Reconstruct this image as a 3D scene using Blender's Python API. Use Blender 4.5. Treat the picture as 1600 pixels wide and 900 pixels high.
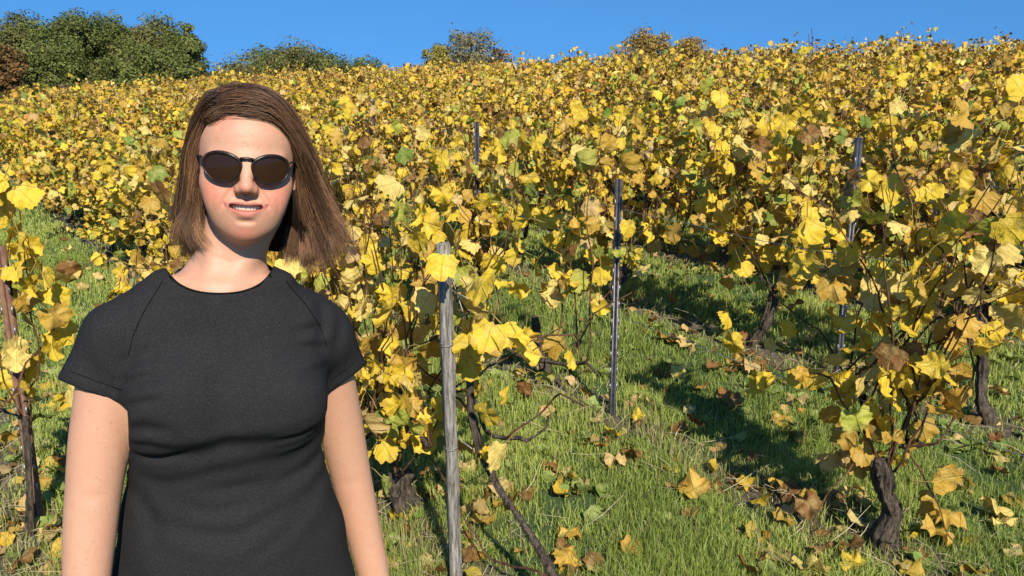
import bpy, math, random
import numpy as np
from math import radians, sin, cos, pi, sqrt, exp
from mathutils import Vector, Matrix

random.seed(7)
rng = np.random.default_rng(11)
for o in list(bpy.data.objects):
    bpy.data.objects.remove(o)
C = bpy.context.scene.collection
sc = bpy.context.scene

# ---------------------------------------------------------------- camera
F_PX = 1202.0
PITCH = radians(12.2)
cam_d = bpy.data.cameras.new('camera')
cam_d.sensor_width = 36.0
cam_d.lens = F_PX / 1600 * 36
cam_d.clip_start = 0.05
cam_d.clip_end = 3000
cam = bpy.data.objects.new('camera', cam_d)
cam.rotation_euler = (pi / 2 - PITCH, 0, 0)
C.objects.link(cam)
sc.camera = cam

# ---------------------------------------------------------------- daylight
SUN_TRAVEL = np.array([-0.30, 0.954])          # horizontal direction in which the light travels
SUN_EL = radians(37)
w = bpy.data.worlds.new('World')
sc.world = w
w.use_nodes = True
nt = w.node_tree
nt.nodes.clear()
sky = nt.nodes.new('ShaderNodeTexSky')
sky.sky_type = 'NISHITA'
sky.sun_disc = False
sky.sun_elevation = SUN_EL
az = math.atan2(-SUN_TRAVEL[0], -SUN_TRAVEL[1])   # compass angle of the sun, from +Y towards +X
sky.sun_rotation = az
sky.altitude = 0
sky.air_density = 1.0
sky.dust_density = 0.0
sky.ozone_density = 3.0
hs = nt.nodes.new('ShaderNodeHueSaturation')
hs.inputs['Saturation'].default_value = 1.15
hs.inputs['Value'].default_value = 1.0
bg = nt.nodes.new('ShaderNodeBackground')
bg.inputs['Strength'].default_value = 0.09
wo = nt.nodes.new('ShaderNodeOutputWorld')
tcw = nt.nodes.new('ShaderNodeTexCoord')
up_ = nt.nodes.new('ShaderNodeVectorMath'); up_.operation = 'ADD'; up_.inputs[1].default_value = (0, 0, 0.42)   # clear deep blue right down to the hill
nrm_ = nt.nodes.new('ShaderNodeVectorMath'); nrm_.operation = 'NORMALIZE'
nt.links.new(tcw.outputs['Generated'], up_.inputs[0]); nt.links.new(up_.outputs[0], nrm_.inputs[0]); nt.links.new(nrm_.outputs[0], sky.inputs['Vector'])
nt.links.new(sky.outputs[0], hs.inputs['Color'])
tint = nt.nodes.new('ShaderNodeMix'); tint.data_type = 'RGBA'; tint.blend_type = 'MULTIPLY'; tint.inputs[0].default_value = 1.0
tint.inputs[7].default_value = (0.98, 1.52, 1.68, 1)
nt.links.new(hs.outputs[0], tint.inputs[6])
nt.links.new(tint.outputs[2], bg.inputs['Color'])
nt.links.new(bg.outputs[0], wo.inputs['Surface'])
sd = bpy.data.lights.new('sun', 'SUN')
sd.energy = 5.0
sd.angle = radians(0.5)
sd.color = (1.0, 0.94, 0.83)
sun = bpy.data.objects.new('sun', sd)
ld = Vector((SUN_TRAVEL[0] * cos(SUN_EL), SUN_TRAVEL[1] * cos(SUN_EL), -sin(SUN_EL))).normalized()
sun.rotation_euler = ld.to_track_quat('-Z', 'Y').to_euler()
sun.location = (0, 0, 20)
C.objects.link(sun)
vs = sc.view_settings
vs.view_transform = 'Standard'
vs.look = 'None'
vs.exposure = 0.62
vs.gamma = 1
sc.render.engine = 'CYCLES'
sc.cycles.max_bounces = 6
sc.cycles.transparent_max_bounces = 8
sc.cycles.use_denoising = True

# ---------------------------------------------------------------- geometry of the place
def P(px, py, y):
    """point at world depth y whose direction from the camera is that of a photo pixel"""
    u = (px - 800) / F_PX; v = (450 - py) / F_PX
    dy = cos(PITCH) + v * sin(PITCH); dz = -sin(PITCH) + v * cos(PITCH)
    t = y / dy
    return np.array([u * t, y, dz * t])

QN = np.array([0.595, 0.804]); QE = np.array([-0.804, 0.595])
def gz(x, y):
    """height of the hillside"""
    x = np.asarray(x, float); y = np.asarray(y, float)
    q = QN[0] * x + QN[1] * y; e = QE[0] * x + QE[1] * y
    qs = np.where(q < 14, q, 14 + 4 * (1 - np.exp(-np.maximum(q - 14, 0) / 4)))
    qs = np.maximum(qs, -30)
    es = np.clip(e, -60, 60)
    z = -1.65 + 0.106 * qs + 0.0163 * es - 0.0011 * np.maximum(0, es - 5) ** 2
    near = np.exp(-((x * x + y * y) / 400.0))
    z = z + near * (0.018 * np.sin(3.1 * x + 1.3) * np.sin(2.3 * y + 0.4) + 0.01 * np.sin(7.3 * x + 2 * y) * np.sin(6.1 * y - x))
    return z

RD = np.array([-0.6029, 0.7978])   # along the rows
RN = np.array([0.7978, 0.6029])    # across the rows
ROW0, PITCH_R = 0.10, 1.12
def row_c(i): return ROW0 + PITCH_R * i
def rowpt(i, t):
    p = RN * row_c(i) + RD * t
    return p
def on_row(px, py, i, off=0.0):
    """photo pixel carried onto the vertical plane of row i"""
    u = (px - 800) / F_PX; v = (450 - py) / F_PX
    d = np.array([u, cos(PITCH) + v * sin(PITCH), -sin(PITCH) + v * cos(PITCH)])
    t = (row_c(i) + off) / (d[0] * RN[0] + d[1] * RN[1])
    return d * t

# ---------------------------------------------------------------- mesh helpers
def mesh_np(name, verts, tris, mat=None, attrs=None, smooth=True, quads=None):
    """verts (n,3), tris (m,3) and/or quads (k,4) as numpy arrays"""
    me = bpy.data.meshes.new(name)
    verts = np.ascontiguousarray(verts, dtype=np.float32)
    loops = []; starts = []; n0 = 0
    if tris is not None and len(tris):
        tris = np.ascontiguousarray(tris, dtype=np.int32)
        loops.append(tris.ravel()); starts.append(np.arange(len(tris), dtype=np.int32) * 3); n0 = len(tris) * 3
    if quads is not None and len(quads):
        quads = np.ascontiguousarray(quads, dtype=np.int32)
        loops.append(quads.ravel()); starts.append(n0 + np.arange(len(quads), dtype=np.int32) * 4)
    loops = np.concatenate(loops); starts = np.concatenate(starts)
    me.vertices.add(len(verts)); me.vertices.foreach_set('co', verts.ravel())
    me.loops.add(len(loops)); me.loops.foreach_set('vertex_index', loops)
    me.polygons.add(len(starts)); me.polygons.foreach_set('loop_start', starts)
    if smooth:
        me.polygons.foreach_set('use_smooth', np.ones(len(starts), dtype=bool))
    for k, a in (attrs or {}).items():
        a = np.ascontiguousarray(a, dtype=np.float32)
        if a.shape[1] == 4:
            at = me.attributes.new(k, 'FLOAT_COLOR', 'POINT'); at.data.foreach_set('color', a.ravel())
        else:
            at = me.attributes.new(k, 'FLOAT_VECTOR', 'POINT'); at.data.foreach_set('vector', a.ravel())
    me.update(calc_edges=True)
    if mat: me.materials.append(mat)
    return me

def obj(name, me, parent=None, loc=None):
    o = bpy.data.objects.new(name, me)
    C.objects.link(o)
    if parent is not None: o.parent = parent
    if loc is not None: o.location = loc
    return o

def tag(o, label=None, cat=None, group=None, kind=None):
    if label: o['label'] = label
    if cat: o['category'] = cat
    if group: o['group'] = group
    if kind: o['kind'] = kind
    return o

def thing(name, label, cat, loc=(0, 0, 0), group=None):
    o = bpy.data.objects.new(name, None)
    o.empty_display_size = 0.1
    C.objects.link(o); o.location = loc
    return tag(o, label, cat, group)

class MB:
    """collects vertex / triangle / quad blocks into one mesh"""
    def __init__(s): s.v = []; s.t = []; s.q = []; s.a = []; s.n = 0
    def add(s, v, t=None, q=None, col=None):
        v = np.asarray(v, float)
        if t is not None and len(t): s.t.append(np.asarray(t, int) + s.n)
        if q is not None and len(q): s.q.append(np.asarray(q, int) + s.n)
        s.v.append(v); s.n += len(v)
        if col is not None: s.a.append(col)
    def mesh(s, name, mat, smooth=True):
        return mesh_np(name, np.concatenate(s.v), np.concatenate(s.t) if s.t else None, mat,
                       {'col': np.concatenate(s.a)} if s.a else None, smooth, np.concatenate(s.q) if s.q else None)

def tube(pts, rad, sides=6, cap=True, rough=0.0, flat=1.0):
    pts = np.asarray(pts, float); n = len(pts)
    rad = np.broadcast_to(np.asarray(rad, float), (n,)).copy()
    tan = np.gradient(pts, axis=0); tan /= np.linalg.norm(tan, axis=1)[:, None] + 1e-12
    up = np.array([0, 0, 1.0]) if abs(tan[:, 2]).mean() < 0.75 else np.array([0, 1.0, 0])
    a = np.cross(tan, up); a /= np.linalg.norm(a, axis=1)[:, None] + 1e-12
    b = np.cross(tan, a)
    th = np.arange(sides) / sides * 2 * pi
    r = rad[:, None] * np.ones((1, sides))
    if rough: r = r * (1 + rough * rng.standard_normal((n, sides)))
    v = pts[:, None, :] + r[..., None] * (np.cos(th)[None, :, None] * a[:, None, :] + flat * np.sin(th)[None, :, None] * b[:, None, :])
    v = v.reshape(-1, 3)
    i = np.arange(n - 1)[:, None] * sides; j = np.arange(sides)[None, :]; j2 = (j + 1) % sides
    q = np.stack([i + j, i + j2, i + sides + j2, i + sides + j], -1).reshape(-1, 4)
    t = []
    if cap:
        v = np.vstack([v, pts[0], pts[-1]])
        c0, c1 = n * sides, n * sides + 1
        for k in range(sides):
            t.append((c0, (k + 1) % sides, k)); t.append((c1, (n - 1) * sides + k, (n - 1) * sides + (k + 1) % sides))
    return v, np.array(t, int).reshape(-1, 3), q

def boxm(c, s, rot=None):
    c = np.asarray(c, float); s = np.asarray(s, float) / 2
    v = np.array([[x, y, z] for x in (-1, 1) for y in (-1, 1) for z in (-1, 1)], float) * s
    if rot is not None: v = v @ np.asarray(rot).T
    q = np.array([(0, 1, 3, 2), (4, 6, 7, 5), (0, 4, 5, 1), (2, 3, 7, 6), (0, 2, 6, 4), (1, 5, 7, 3)])
    return v + c, None, q

# ---------------------------------------------------------------- material helpers
def new_mat(name):
    m = bpy.data.materials.new(name); m.use_nodes = True
    nt = m.node_tree; nt.nodes.clear()
    out = nt.nodes.new('ShaderNodeOutputMaterial')
    b = nt.nodes.new('ShaderNodeBsdfPrincipled')
    nt.links.new(b.outputs[0], out.inputs['Surface'])
    return m, nt, b, out
def nd(nt, t, **kw):
    n = nt.nodes.new(t)
    for k, v in kw.items(): setattr(n, k, v)
    return n
def noise(nt, scale, detail=4, coord=None, rough=0.6, vec=None):
    n = nd(nt, 'ShaderNodeTexNoise'); n.inputs['Scale'].default_value = scale; n.inputs['Detail'].default_value = detail
    n.inputs['Roughness'].default_value = rough
    if coord is not None: nt.links.new(coord, n.inputs['Vector'])
    return n
def ramp(nt, fac, stops):
    r = nd(nt, 'ShaderNodeValToRGB')
    el = r.color_ramp.elements
    while len(el) < len(stops): el.new(0.5)
    for e, (p, c) in zip(el, stops): e.position = p; e.color = (*c, 1) if len(c) == 3 else c
    nt.links.new(fac, r.inputs['Fac'])
    return r
def mix(nt, fac, a, b, mode='MIX'):
    n = nd(nt, 'ShaderNodeMix', data_type='RGBA', blend_type=mode)
    for s, v in ((n.inputs[0], fac), (n.inputs[6], a), (n.inputs[7], b)):
        if isinstance(v, (int, float)): s.default_value = v
        elif isinstance(v, tuple): s.default_value = (*v, 1) if len(v) == 3 else v
        else: nt.links.new(v, s)
    return n.outputs[2]
def mathn(nt, op, a, b=0.0, clamp=False):
    n = nd(nt, 'ShaderNodeMath', operation=op, use_clamp=clamp)
    for s, v in ((n.inputs[0], a), (n.inputs[1], b)):
        if isinstance(v, (int, float)): s.default_value = v
        else: nt.links.new(v, s)
    return n.outputs[0]
def bump(nt, b, h, strength=0.5, dist=0.01):
    n = nd(nt, 'ShaderNodeBump'); n.inputs['Strength'].default_value = strength; n.inputs['Distance'].default_value = dist
    nt.links.new(h, n.inputs['Height']); nt.links.new(n.outputs[0], b.inputs['Normal'])
def geo_pos(nt):
    return nd(nt, 'ShaderNodeNewGeometry').outputs['Position']
def obj_co(nt):
    return nd(nt, 'ShaderNodeTexCoord').outputs['Object']

# ================================================================ LAND
def mat_ground():
    m, nt, b, out = new_mat('soil and short grass')
    pos = geo_pos(nt)
    n1 = noise(nt, 1.3, 5, pos); n2 = noise(nt, 9, 6, pos, 0.7); n3 = noise(nt, 60, 5, pos, 0.75)
    # distance across the rows: bare strip under each row, green lane between
    dot = nd(nt, 'ShaderNodeVectorMath', operation='DOT_PRODUCT'); nt.links.new(pos, dot.inputs[0]); dot.inputs[1].default_value = (RN[0], RN[1], 0)
    s = mathn(nt, 'SUBTRACT', dot.outputs['Value'], ROW0)
    s = mathn(nt, 'DIVIDE', s, PITCH_R)
    s = mathn(nt, 'ADD', s, 20.5)
    s = mathn(nt, 'FRACT', s)
    s = mathn(nt, 'ABSOLUTE', mathn(nt, 'SUBTRACT', s, 0.5))      # 0 on the row, 0.5 mid lane
    wob = mathn(nt, 'MULTIPLY', mathn(nt, 'SUBTRACT', n2.outputs[0], 0.5), 0.5)
    s = mathn(nt, 'ADD', s, wob)
    gr = ramp(nt, n3.outputs[0], [(0.3, (0.018, 0.035, 0.008)), (0.55, (0.045, 0.085, 0.015)), (0.8, (0.12, 0.13, 0.04))])
    so = ramp(nt, n3.outputs[0], [(0.3, (0.035, 0.024, 0.015)), (0.55, (0.11, 0.08, 0.05)), (0.75, (0.24, 0.19, 0.12))])
    f = ramp(nt, s, [(0.03, (0, 0, 0)), (0.15, (1, 1, 1))])
    c = mix(nt, f.outputs[0], so.outputs[0], gr.outputs[0])
    nt.links.new(c, b.inputs['Base Color']); b.inputs['Roughness'].default_value = 0.95
    h = mathn(nt, 'ADD', n2.outputs[0], mathn(nt, 'MULTIPLY', n3.outputs[0], 0.6))
    bump(nt, b, h, 0.8, 0.03)
    return m

def build_ground():
    def axis(lo, hi, c, n, p=2.6):
        t = np.linspace(-1, 1, n)
        a = np.sign(t) * np.abs(t) ** p
        return np.where(a < 0, c + a * (c - lo), c + a * (hi - c))
    xs = axis(-900, 900, 0, 260, 3.0); ys = axis(-900, 1300, 4, 280, 3.0)
    X, Y = np.meshgrid(xs, ys)
    Z = gz(X, Y)
    v = np.stack([X, Y, Z], -1).reshape(-1, 3)
    nx, ny = len(xs), len(ys)
    i = np.arange(ny - 1)[:, None] * nx + np.arange(nx - 1)[None, :]
    q = np.stack([i, i + 1, i + nx + 1, i + nx], -1).reshape(-1, 4)
    o = obj('ground', mesh_np('ground', v, None, mat_ground(), quads=q))
    tag(o, kind='structure')

def mat_grass():
    m, nt, b, out = new_mat('grass blades')
    a = nd(nt, 'ShaderNodeAttribute', attribute_name='col')
    nt.links.new(a.outputs['Color'], b.inputs['Base Color'])
    b.inputs['Roughness'].default_value = 0.55
    b.inputs['Specular IOR Level'].default_value = 0.35
    tr = nd(nt, 'ShaderNodeBsdfTranslucent'); nt.links.new(a.outputs['Color'], tr.inputs['Color'])
    ms = nd(nt, 'ShaderNodeMixShader'); ms.inputs[0].default_value = 0.35
    nt.links.new(b.outputs[0], ms.inputs[1]); nt.links.new(tr.outputs[0], ms.inputs[2]); nt.links.new(ms.outputs[0], out.inputs['Surface'])
    return m

def hash_noise(x, y, s, seed=0):
    """cheap smooth value noise in [0,1]"""
    x = np.asarray(x) / s; y = np.asarray(y) / s
    xi = np.floor(x).astype(int); yi = np.floor(y).astype(int); fx = x - xi; fy = y - yi
    fx = fx * fx * (3 - 2 * fx); fy = fy * fy * (3 - 2 * fy)
    def h(a, b): return (np.sin(a * 127.1 + b * 311.7 + seed * 74.7) * 43758.5453) % 1.0
    return (h(xi, yi) * (1 - fx) + h(xi + 1, yi) * fx) * (1 - fy) + (h(xi, yi + 1) * (1 - fx) + h(xi + 1, yi + 1) * fx) * fy

def grass_blades(N, y0, y1, u0, u1, name, wscale=1.0):
    # depth density falls like 1/y^2 so the sward keeps its grain with distance
    r = rng.random(N)
    y = y0 * (y1 / y0) ** r
    u = u0 + (u1 - u0) * rng.random(N)
    x = u * y
    s = ((RN[0] * x + RN[1] * y - ROW0) / PITCH_R + 20.5) % 1.0
    s = np.abs(s - 0.5)                                   # 0 on a row
    patch = hash_noise(x, y, 0.22, 1) * 0.6 + hash_noise(x, y, 0.07, 2) * 0.4
    keep = rng.random(N) < np.clip((s - 0.02) / 0.11, 0.30, 1) * np.clip(patch * 2.3 - 0.35, 0.10, 1)
    # trodden, thinner ground round the left-hand vine
    x, y, s, patch = x[keep], y[keep], s[keep], patch[keep]
    n = len(x)
    tall = hash_noise(x, y, 0.30, 5) ** 2 * 1.3 + 0.35 * hash_noise(x, y, 0.06, 6)
    h = (0.022 + 0.06 * rng.random(n) ** 1.8) * (0.5 + 0.9 * tall) 
    wd = (0.0010 + 0.0009 * rng.random(n)) * np.clip(y / 2.6, 0.9, 5) * wscale
    az = rng.random(n) * 2 * pi
    lean = rng.random(n) ** 1.3 * 0.95
    dx, dy = np.cos(az), np.sin(az)
    tw = rng.random(n) * pi
    wx, wy = np.cos(tw) * wd, np.sin(tw) * wd
    z = gz(x, y) - 0.004
    base = np.stack([x, y, z], -1)
    W = np.stack([wx, wy, np.zeros(n)], -1)
    mid = base + np.stack([dx * h * lean * 0.35, dy * h * lean * 0.35, h * 0.6], -1)
    tip = base + np.stack([dx * h * lean, dy * h * lean, h * (1 - 0.3 * lean)], -1)
    v = np.stack([base - W, base + W, mid - W * 0.8, mid + W * 0.8, tip], 1).reshape(-1, 3)
    k = (np.arange(n) * 5)[:, None, None]
    t = (np.array([[0, 1, 3], [0, 3, 2], [2, 3, 4]])[None] + k).reshape(-1, 3)
    g1 = np.array([0.31, 0.37, 0.06]); g2 = np.array([0.54, 0.57, 0.14]); g3 = np.array([0.12, 0.19, 0.04]); st = np.array([0.50, 0.42, 0.20])
    a = hash_noise(x, y, 0.5, 9)[:, None]; bq = rng.random((n, 1))
    col = g1 * (1 - bq) + (g2 * a + g3 * (1 - a)) * bq
    dry = rng.random(n) < (0.05 + 0.35 * np.clip(0.16 - s, 0, 1) / 0.16)
    col[dry] = st * (0.5 + 0.6 * rng.random((dry.sum(), 1)))
    col = np.concatenate([col, np.ones((n, 1))], 1)
    cv = np.repeat(col, 5, axis=0)
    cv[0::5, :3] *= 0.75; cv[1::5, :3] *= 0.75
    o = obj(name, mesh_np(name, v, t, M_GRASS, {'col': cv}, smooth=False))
    return o

build_ground()
M_GRASS = mat_grass()
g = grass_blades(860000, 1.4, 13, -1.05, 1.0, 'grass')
tag(g, 'short green grass with straw tufts growing between the vine rows', 'grass', kind='stuff')
g = grass_blades(90000, 6, 34, -1.15, -0.40, 'grass', 1.2)
tag(g, 'mown green grass of the lane running up to the wood', 'grass', kind='stuff')

# ---------------------------------------------------------------- woods and bushes beyond the crest
def mat_treeleaf():
    m, nt, b, out = new_mat('tree foliage')
    a = nd(nt, 'ShaderNodeAttribute', attribute_name='col')
    nt.links.new(a.outputs['Color'], b.inputs['Base Color'])
    b.inputs['Roughness'].default_value = 0.7; b.inputs['Specular IOR Level'].default_value = 0.15
    tr = nd(nt, 'ShaderNodeBsdfTranslucent'); nt.links.new(a.outputs['Color'], tr.inputs['Color'])
    ms = nd(nt, 'ShaderNodeMixShader'); ms.inputs[0].default_value = 0.2
    nt.links.new(b.outputs[0], ms.inputs[1]); nt.links.new(tr.outputs[0], ms.inputs[2]); nt.links.new(ms.outputs[0], out.inputs['Surface'])
    return m
def mat_bark(name, c1, c2, scale=18):
    m, nt, b, out = new_mat(name)
    co = obj_co(nt)
    mp = nd(nt, 'ShaderNodeMapping'); mp.inputs['Scale'].default_value = (1, 1, 0.22); nt.links.new(co, mp.inputs[0])
    n = noise(nt, scale, 8, mp.outputs[0], 0.75)
    r = ramp(nt, n.outputs[0], [(0.38, c1), (0.66, c2)])
    nt.links.new(r.outputs[0], b.inputs['Base Color']); b.inputs['Roughness'].default_value = 0.9
    bump(nt, b, n.outputs[0], 1.0, 0.02)
    b.inputs['Specular IOR Level'].default_value = 0.15
    return m
M_TREE = mat_treeleaf()
M_TBARK = mat_bark('tree bark', (0.04, 0.03, 0.02), (0.16, 0.13, 0.10), 3)

def crown_mesh(name, blobs, nleaf, size, cols, seed):
    r = np.random.default_rng(seed)
    blobs = np.array(blobs, float)          # x y z rx ry rz
    vol = blobs[:, 3] * blobs[:, 5] + 0.01
    # boughs: clumps of foliage standing out of the crown, leaves facing out of their own clump
    nc = max(90, int(nleaf / 110))
    kb = r.choice(len(blobs), nc, p=vol / vol.sum())
    dc = r.standard_normal((nc, 3)); dc /= np.linalg.norm(dc, axis=1)[:, None]
    cpos = blobs[kb, :3] + dc * blobs[kb, 3:6] * (0.35 + 0.58 * r.random((nc, 1)))
    crad = blobs[kb, 3] * ((0.26 if nleaf > 12000 else 0.32) + 0.22 * r.random(nc))
    kc = r.integers(0, nc, nleaf); k = kb[kc]
    d = r.standard_normal((nleaf, 3)); d /= np.linalg.norm(d, axis=1)[:, None]
    p = cpos[kc] + d * (crad[kc] * (1 - 0.5 * r.random(nleaf) ** 2))[:, None] * np.array([1, 1, .8])
    loose = r.random(nleaf) < 0.12
    p[loose] += 0.25 * crad[kc][loose][:, None] * r.standard_normal((loose.sum(), 3))
    nrm = d + 0.35 * dc[kc] + 0.6 * r.standard_normal((nleaf, 3)); nrm[:, 2] += 0.25
    nrm /= np.linalg.norm(nrm, axis=1)[:, None]
    tone = (0.72 + 0.5 * r.random(nc))[kc]
    t = np.cross(nrm, r.standard_normal((nleaf, 3))); t /= np.linalg.norm(t, axis=1)[:, None]
    bt = np.cross(nrm, t)
    s = size * (0.6 + 0.9 * r.random(nleaf))[:, None]
    v = np.stack([p - t * s * 0.5, p + bt * s * 0.32 + nrm * s * 0.1, p + t * s * 0.55, p - bt * s * 0.32 + nrm * s * 0.1], 1).reshape(-1, 3)
    i = (np.arange(nleaf) * 4)[:, None, None]
    tr = (np.array([[0, 1, 2], [0, 2, 3]])[None] + i).reshape(-1, 3)
    cols = np.array(cols)
    ci = (r.random(nleaf) * 0.55 + 0.45 * ((k * 0.37) % 1)) * (len(cols) - 1)
    c0 = np.floor(ci).astype(int); f = (ci - c0)[:, None]
    c = cols[c0] * (1 - f) + cols[np.minimum(c0 + 1, len(cols) - 1)] * f
    c = c * (0.8 + 0.4 * r.random((nleaf, 1))) * tone[:, None]
    c = np.repeat(np.concatenate([c, np.ones((nleaf, 1))], 1), 4, axis=0)
    return mesh_np(name, v, tr, M_TREE, {'col': c}, smooth=False)

def tree(name, label, cat, px, dist, top_py, width_px, cols, nleaf, size, group=None, seed=0, low=0.25, nb=9, bare=0.0, spread=0.85):
    """tree standing at a distance; its top and breadth follow the photograph"""
    r = np.random.default_rng(seed + 100)
    top = P(px, top_py, dist)
    x, y = top[0], top[1]
    g0 = float(gz(x, y))
    H = top[2] - g0
    W = width_px / F_PX * dist * 1.0
    t = thing(name, label, cat, (x, y, g0), group)
    blobs = []
    for j in range(nb):
        a = 2 * pi * j / nb * 2.4 + r.random(); rr = W * 0.5 * spread * sqrt(r.random()) * 0.62
        hz = low + (0.86 - low) * (j + 0.5) / nb
        s = W * 0.5 * (0.62 - 0.25 * abs(hz - 0.5)) * (0.8 + 0.35 * r.random())
        blobs.append((rr * cos(a), rr * sin(a), H * hz, s, s, min(s * 0.9, H * (1 - hz) * 1.0 + 0.1)))
    zt_ = max(b[2] + b[5] for b in blobs)
    blobs = [(b[0], b[1], b[2] * H / zt_, b[3], b[4], b[5] * H / zt_) for b in blobs]
    obj('crown', crown_mesh('crown', blobs, nleaf, size, cols, seed), t)
    mb = MB()
    pts = [(0, 0, -0.2), (0.03 * W, 0, H * 0.3), (-0.02 * W, 0.02 * W, H * 0.6), (0.02 * W, 0, H * 0.85)]
    mb.add(*tube(pts, [H * 0.03, H * 0.024, H * 0.014, H * 0.005], 8))
    for b in blobs:
        z0 = H * (0.2 + 0.4 * r.random())
        mb.add(*tube([(0, 0, z0), (b[0] * 0.5, b[1] * 0.5, (z0 + b[2]) * 0.5), (b[0], b[1], b[2]), (b[0] * 1.3, b[1] * 1.3, b[2] + b[5] * 0.7)],
                     [H * 0.012, H * 0.008, H * 0.005, H * 0.0015], 5))
        for k in range(int(bare * 12)):
            d = r.standard_normal(3); d[2] = abs(d[2]); d /= np.linalg.norm(d)
            e = np.array(b[:3]) + d * np.array(b[3:]) * 1.05
            m_ = np.array(b[:3]) + d * np.array(b[3:]) * 0.5 + 0.04 * H * r.standard_normal(3)
            mb.add(*tube([b[:3], m_, e], [H * 0.004, H * 0.003, H * 0.001], 3))
    obj('trunk', mb.mesh('trunk', M_TBARK), t)
    return t

DG = [(0.065, 0.082, 0.018), (0.12, 0.135, 0.032), (0.18, 0.185, 0.048)]
OG = [(0.08, 0.095, 0.025), (0.14, 0.14, 0.04), (0.22, 0.17, 0.05)]
BR = [(0.10, 0.055, 0.02), (0.17, 0.09, 0.03), (0.13, 0.10, 0.03)]
GW = 'trees of the dark green wood at the end of the lane'
wood = [
    (-95, 62, 30, 190, DG, 'tall dark green tree at the outermost left edge of the wood'),
    (15, 68, 14, 110, OG, 'tall olive green tree topping the left end of the wood'),
    (90, 66, 2, 130, DG, 'broad dark green tree reaching the top of the picture in the wood'),
    (165, 70, 14, 110, DG, 'dark green tree in the middle of the wood with a level top'),
    (222, 66, 16, 105, OG, 'green tree with russet tips in the wood beside the rounded end tree'),
    (278, 62, 34, 100, DG, 'rounded green tree closing the right end of the wood'),
    (200, 54, 62, 130, DG, 'lower bushy green tree before the middle of the wood'),
    (70, 55, 55, 140, DG, 'lower dark green tree before the tall trees of the wood'),
    (285, 55, 84, 80, DG, 'low dark bush under the rounded end tree of the wood'),
]
for k, (px, d, tp, wd, cl, lb) in enumerate(wood):
    tree('woodland_tree', lb, 'tree', px, d, tp, wd * 1.12, cl, 36000, 0.18, None, 10 + k, low=0.15, nb=13)
tree('woodland_tree', 'russet brown bush at the left edge before the dark wood', 'tree', 4, 50, 72, 74, BR, 6000, 0.22, None, 31, low=0.2)
tree('hedge_bush', 'reddish brown leafless scrub at the foot of the wood', 'bush', 95, 46, 128, 60, [(0.09, 0.045, 0.03), (0.14, 0.07, 0.04)], 3000, 0.12, None, 32, low=0.3, bare=1)
mid = [
    (376, 60, 84, 84, OG, 'small brownish green bush beginning the low clump right of the wood'),
    (420, 66, 68, 74, DG, 'dark green bush in the low clump right of the wood'),
    (458, 64, 60, 66, OG, 'olive bush forming the peak of the low clump right of the wood'),
    (510, 68, 74, 74, DG, 'green bush on the falling right flank of the low clump'),
    (552, 70, 82, 60, DG, 'small dark bush ending the low clump right of the wood'),
]
for k, (px, d, tp, wd, cl, lb) in enumerate(mid):
    tree('hedge_bush', lb, 'bush', px, d, tp, wd * 2.0, cl, 22000, 0.17, None, 50 + k, low=0.3, nb=14)
GYL = [(0.14, 0.12, 0.05), (0.20, 0.17, 0.06), (0.28, 0.22, 0.09)]
tree('lone_tree', 'round half bare grey green tree standing alone on the crest', 'tree', 735, 42, 43, 118, GYL, 9000, 0.12, None, 71, low=0.25, bare=1.0, nb=11)
tree('lone_tree', 'small yellow green tree left of the half bare crest tree', 'tree', 680, 40, 62, 62, [(0.2, 0.16, 0.03), (0.32, 0.25, 0.05), (0.14, 0.14, 0.03)], 5500, 0.12, None, 72, low=0.2)
tree('lone_tree', 'low rusty bush right of the half bare crest tree', 'bush', 778, 41, 72, 46, BR, 1200, 0.13, None, 73, low=0.45, bare=0.7)
YB = [(0.20, 0.12, 0.03), (0.32, 0.20, 0.05), (0.22, 0.19, 0.05)]
tree('crest_bush', 'ochre and green bush on the crest, the wider left half', 'bush', 1012, 30, 40, 120, YB, 13000, 0.09, None, 74, low=0.15, nb=12)
tree('crest_bush', 'ochre bush on the crest, the smaller right half', 'bush', 1072, 31, 44, 92, YB, 9000, 0.09, None, 75, low=0.15, nb=12)

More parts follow.
